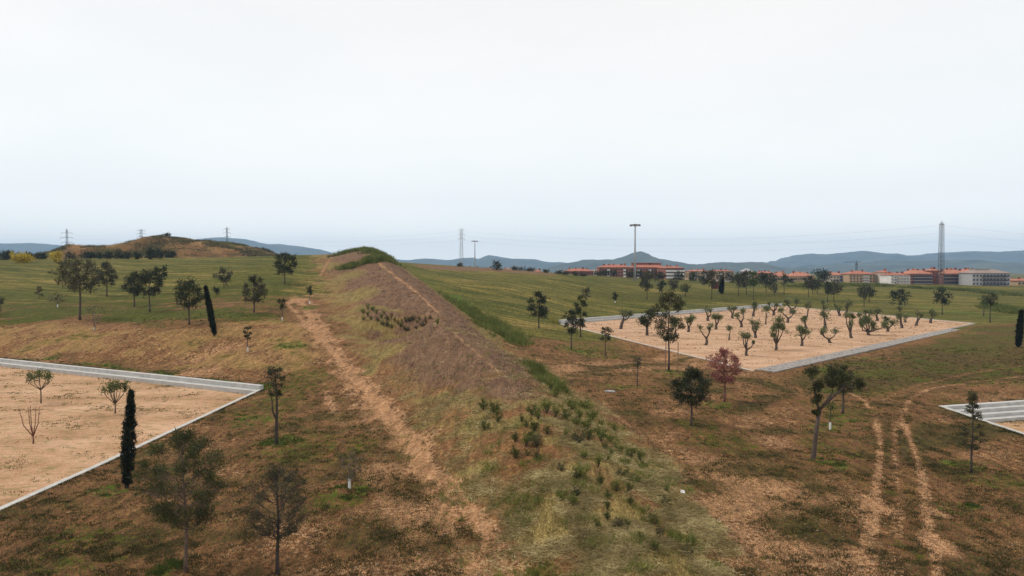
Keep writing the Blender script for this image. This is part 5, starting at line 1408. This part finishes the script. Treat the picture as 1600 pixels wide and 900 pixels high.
# stones and kerb side weeds
def pebbles(x, y, z, sz, rng):
    o = np.array([[1, 0, 0], [-1, 0, 0], [0, 1, 0], [0, -1, 0], [0, 0, 1], [0, 0, -1]], float)
    F_ = [(0, 2, 4), (2, 1, 4), (1, 3, 4), (3, 0, 4), (2, 0, 5), (1, 2, 5), (3, 1, 5), (0, 3, 5)]
    V_ = np.stack([x, y, z], 1)[:, None] + o[None] * (sz[:, None, None] * (.5 + rng.random((len(x), 6, 1)))) * np.array([1, 1, .6])
    return np.concatenate([V_[:, list(f_)] for f_ in F_])
x, y = fov_pts(rng, 16000, 27, 110, 1.2)
keep = (rng.random(len(x)) < np.clip(Lsoil(x, y) - .2, .02, 1) * .6) & (~in_plot(x, y)) & (Lon(x, y) < .5); x, y = x[keep], y[keep]
stuff("stones", pebbles(x, y, Lz(x, y) + .01, .02 + .06 * rng.random(len(x)) ** 3, rng), M_STONE, "small pale stones strewn over the bare soil", "stones")
for (Pk, ik) in ((LP, 0), (RP, 0), (LP, 3)):
    A_, B2_ = Pk[ik], Pk[(ik + 1) % 4]; n_k = int(np.linalg.norm(B2_ - A_) * 16); tq = rng.random(n_k); inn = inward_of(Pk, ik) / np.linalg.norm(inward_of(Pk, ik))
    dn = B2_ - A_; dn = dn / np.linalg.norm(dn); nn = np.array([-dn[1], dn[0]]); nn = nn if np.dot(nn, inn) > 0 else -nn
    off = -np.abs(rng.normal(size=n_k)) * .22 - .04
    Q_ = A_ + (B2_ - A_) * tq[:, None] + nn * off[:, None]; x, y = Q_[:, 0], Q_[:, 1]
    keep = fbm(x / 1.3, y / 1.3, 431, 3) > .47; x, y = x[keep], y[keep]
    stuff("kerb_weeds", sheet_tris(x, y, Lz(x, y), 5, .10, .03 + y * .0005, rng, .2, .08), M_TUFT, "ragged weeds growing against the concrete edge", "weeds")
# lush grass patches
x, y = fov_pts(rng, 200000, 27, 190, 1.0)
keep = (Lbright(x, y) + (fbm(x / 1.1, y / 1.1, 93, 3) - .5) * 1.2 > .55) & (~in_plot(x, y)); x, y = x[keep], y[keep]
stuff("grass_patches", sheet_tris(x, y, Lz(x, y) - .01, 6, .12 + y * .0006, .025 + y * .0006, rng, 0, .10), M_TUFTG, "bright green grass patches round the tree trunks", "grass")
# straw on the near mound
x, y = fov_pts(rng, 210000, 26, 100, 1.2)
keep = (Lon(x, y) > .4) & (rng.random(len(x)) < Lstraw(x, y) * 1.3 * sstep(.38, .58, fbm(x / 1.8, y / 1.8, 95, 3))); x, y = x[keep], y[keep]
stuff("cut_straw", sheet_tris(x, y, Lz(x, y) + .015, 6, .42, .022 + y * .0003, rng, 1, .22, (.35, -.3)), M_STRAW, "pale cut straw lying over the near end of the mound", "straw")
x, y = fov_pts(rng, 90000, 30, 215, .4)
keep = (Lon(x, y) > .5) & (rng.random(len(x)) < np.clip(Lpur(x, y), 0, 1) * .45) & (fbm(x / 2.2, y / 2.2, 131, 3) > .44) & (y > 55) & (Lsoil(x, y) < .3); x, y = x[keep], y[keep]
stuff("ripe_grass", sheet_tris(x, y, Lz(x, y) - .01, 5, .22 + y * .0004, .02 + y * .0006, rng, .35, .25), M_PURPG, "purplish brown ripe grass covering the mound", "grass")
# dry blades over the rest
x, y = fov_pts(rng, 60000, 27, 110, 1.0)
keep = (Lon(x, y) < .5) & (~in_plot(x, y)) & (Lsoil(x, y) < .85); x, y = x[keep], y[keep]
stuff("dry_grass", sheet_tris(x, y, Lz(x, y) - .01, 4, .11, .014 + y * .0004, rng, .3, .2), M_DRY, "short dry grass blades over the brown slopes", "grass")
# tall green grass strips
def strip_pts(px, width, n, rng):
    Pn = [at(a_, b_)[:2] for a_, b_ in px]; out = []
    L_ = [np.linalg.norm(Pn[i + 1] - Pn[i]) for i in range(len(Pn) - 1)]; tot = sum(L_)
    for i in range(len(Pn) - 1):
        k = int(n * L_[i] / tot); t_ = rng.random((k, 1)); out.append(Pn[i] + (Pn[i + 1] - Pn[i]) * t_ + rng.normal(size=(k, 2)) * width / 3)
    o = np.concatenate(out); return o[:, 0], o[:, 1]
def tall(label, px, width, n, ht, wd):
    x, y = strip_pts(px, width * 1.25, int(n * 1.7), rng); k_ = fbm(x / 1.7, y / 1.7, 411, 3) + rng.normal(size=len(x)) * .06 > .47; x, y = x[k_], y[k_]; h_ = ht * (.5 + fbm(x / 2.0, y / 2.0, 97, 2))
    stuff("tall_grass", sheet_tris(x, y, Lz(x, y) - .03, 5, h_, wd, rng, .1, .18), M_REED, label, "tall grass")
tall("tall bright green grass strip along the right foot of the mound", [(706, 470), (735, 490), (770, 512), (800, 538)], 5.0, 2600, 1.2, .10)
tall("tall green grass on the right flank by the front hump", [(838, 576), (850, 592), (868, 608)], 1.6, 700, .9, .06)
tall("green grass bank across the mound just before its top", [(544, 419), (560, 414), (580, 410), (603, 406)], 4.0, 2000, 1.5, .18)
tall("dark green growth covering the very top of the mound", [(530, 399), (552, 392), (575, 389), (600, 392), (612, 399)], 6, 2600, 1.3, .22)
tall("green reed hedge in front of the ochre and white flats", [(1240, 448), (1290, 447), (1340, 447), (1385, 447)], 6, 2600, 1.5, .26)
tall("green scrub along the foot of the brick and grey flats", [(1420, 450), (1480, 452), (1530, 456), (1590, 462)], 8, 3000, 1.3, .26)
tall("dark reed clump at the right edge on the grassy bank", [(1548, 480), (1575, 485), (1605, 490)], 5, 1500, 1.6, .2)

x = rng.uniform(-330, -130, 60000); y = rng.uniform(370, 470, 60000)
keep = (terrain(x, y, True)[3].__abs__() < .95) & (fbm(x / 9, y / 9, 301, 4) + rng.normal(size=len(x)) * .09 > .52); x, y = x[keep], y[keep]
stuff("hill_scrub", sheet_tris(x, y, Lz(x, y) - .05, 3, .5 + 1.3 * fbm(x / 14, y / 14, 302, 2) ** 2, .30, rng, .2, .5), M_SCRUB, "patchy low scrub growing over the hill behind the meadow", "scrub")
x, y = fov_pts(rng, 60000, 28, 82, 1.0)
keep = (Lon(x, y) > .45) & (fbm(x / 1.4, y / 1.4, 305, 3) + rng.normal(size=len(x)) * .08 > .69); x, y = x[keep], y[keep]
stuff("green_tufts", sheet_tris(x, y, Lz(x, y) - .01, 7, .16 + .28 * rng.random(len(x)), .022 + y * .0004, rng, .1, .12), M_SHRUB2, "loose green grass tufts between the shrubs of the near mound", "grass")

# ---- planted shrubs on the near slope and in the hollow: each one is a plant of its own
def shrub_mesh(seed, mat, up):
    r_ = np.random.default_rng(seed); mb = MB(); T = MB(); cen = []
    for i in range(11):
        az = i * 2.4; rr_ = r_.random() ** .6 * (.42 if seed % 2 else .30); tp = np.array([math.cos(az) * rr_, math.sin(az) * rr_, (.30 + .70 * r_.random()) * (1.05 - rr_)])
        T.tube([(0, 0, -.06), tp * .5 + r_.normal(size=3) * .03, tp], [.02, .014, .006], 3, False)
        for q_ in (.45, .7, .9, 1.0): cen.append(tp * q_)
    mb.tris(leaf_tris(r_, cen, np.full(len(cen), .10), 9, .15, .035, up, True))
    a_ = T.mesh("stems", [M_BARK_D]); b_ = mb.mesh("leaves", [mat]); return a_, b_
protos = [shrub_mesh(s_, m_, u_) for s_, m_, u_ in ((1, M_SHRUB, .9), (2, M_SHRUB, 1.2), (4, M_SHRUB2, 1.3), (3, M_SHRUB2, 1.0), (5, M_LEAFD, .8), (6, M_BROOM, .6))]
M_ORNG = mat_leaf("orange_shoots", (.08, .06, .02), (.20, .13, .04), (.34, .22, .06)); protos[5][1].materials[0] = M_ORNG
near_sh = [(755,640,0),(772,645,0),(778,660,0),(757,672,0),(815,660,1),(832,648,0),(841,655,2),(822,668,0),(834,675,1),(855,678,0),(805,690,1),(827,688,0),(822,698,2),(838,697,4),(804,715,1),(824,712,0),(838,716,4),
 (854,645,2),(868,652,2),(894,640,3),(884,655,0),(900,665,3),(884,680,3),(903,692,4),(918,672,2),(920,688,0),(934,678,3),(940,690,2),(944,702,0),(955,690,3),(962,700,3),(955,712,2),(968,706,3),(985,716,0),(978,728,3),(1005,735,3),
 (906,745,3),(876,735,4),(902,748,4),(912,716,3),(935,730,2),(950,720,3),(980,742,2),(938,758,1),(963,768,0),(983,768,0),(950,778,0),(949,796,1),(985,788,1),(933,824,0),(949,812,1),(966,824,4),(980,822,0),(878,780,3),(1000,842,0),
 (1020,820,0),(1030,838,4),(1040,768,3),(1040,788,4),(1080,852,3),(1022,860,0),(1075,868,4),(970,745,4),(995,755,3),(868,620,3),(860,610,2),(905,655,2),(925,655,3),(915,640,3),(940,665,3),(960,675,2),(1000,720,2),(895,790,2),(900,775,4)]
gs_ = "young shrubs planted on the near slope of the mound"
SH_LAB = {0: "small dark green shrub planted in the straw of the near mound", 1: "upright dark shrub with lighter tip planted in the straw of the near mound", 2: "fresh green upright shrub on the near mound", 3: "loose bright green shrub on the near mound", 4: "dull grey green low shrub on the near mound"}
for i, (x_, y_, k) in enumerate(near_sh):
    c = at(x_, y_); s_ = c[1] / F; rg = random.Random(i)
    t = thing("planted_shrub", SH_LAB[k], "shrub", (c[0], c[1], c[2]), rg.random() * 6.28, gs_)
    h_ = rg.uniform(13, 24) * s_; t.scale = (h_ * rg.uniform(.8, 1.4), h_ * rg.uniform(.8, 1.4), h_)
    link(bpy.data.objects.new("stems", protos[k][0]), t); link(bpy.data.objects.new("leaves", protos[k][1]), t)
far_sh = [(567,489,3),(575,494,2),(580,500,0),(568,500,3),(588,490,3),(582,485,3),(590,502,4),(598,508,4),(596,498,2),(605,500,4),(612,498,5),(617,503,5),(622,508,5),(628,505,5),(626,511,2),(634,503,0),(640,502,4),(605,510,4),(645,500,4),(652,505,0),(650,514,4),(660,510,4),(637,517,4),(632,516,0),(672,498,4),(684,507,2),(655,500,0),(665,505,5),(575,483,2),(600,490,3),(612,512,0)]
SH_LAB2 = {0: "small dark shrub in the planted hollow of the mound", 2: "fresh green shrub in the planted hollow of the mound", 3: "loose yellow green shrub in the planted hollow of the mound", 4: "grey green shrub in the planted hollow of the mound", 5: "orange brown shrub in the planted hollow of the mound"}
for i, (x_, y_, k) in enumerate(far_sh):
    c = at(x_, y_); s_ = c[1] / F; rg = random.Random(i + 500)
    t = thing("planted_shrub", SH_LAB2[k], "shrub", (c[0], c[1], c[2]), rg.random() * 6.28, "shrubs in the planted hollow across the mound")
    h_ = rg.uniform(6.5, 11) * s_; t.scale = (h_ * 1.1, h_ * 1.1, h_)
    link(bpy.data.objects.new("stems", protos[k][0]), t); link(bpy.data.objects.new("leaves", protos[k][1]), t)

# ------------------------------------------------------------------ air
mb = MB(); mb.box((0, 3950, 174.5), (18900, 8900, 361))
hz = mb.build("haze", None) if False else None
m = bpy.data.materials.new("air"); m.use_nodes = True; t = m.node_tree
for n in list(t.nodes): t.nodes.remove(n)
o_ = t.nodes.new("ShaderNodeOutputMaterial"); v_ = t.nodes.new("ShaderNodeVolumePrincipled")
v_.inputs['Color'].default_value = (.43, .68, 1.0, 1); v_.inputs['Density'].default_value = .000115
t.links.new(v_.outputs[0], o_.inputs['Volume'])
hz = mb.build("haze", m); tag(hz, kind="stuff")
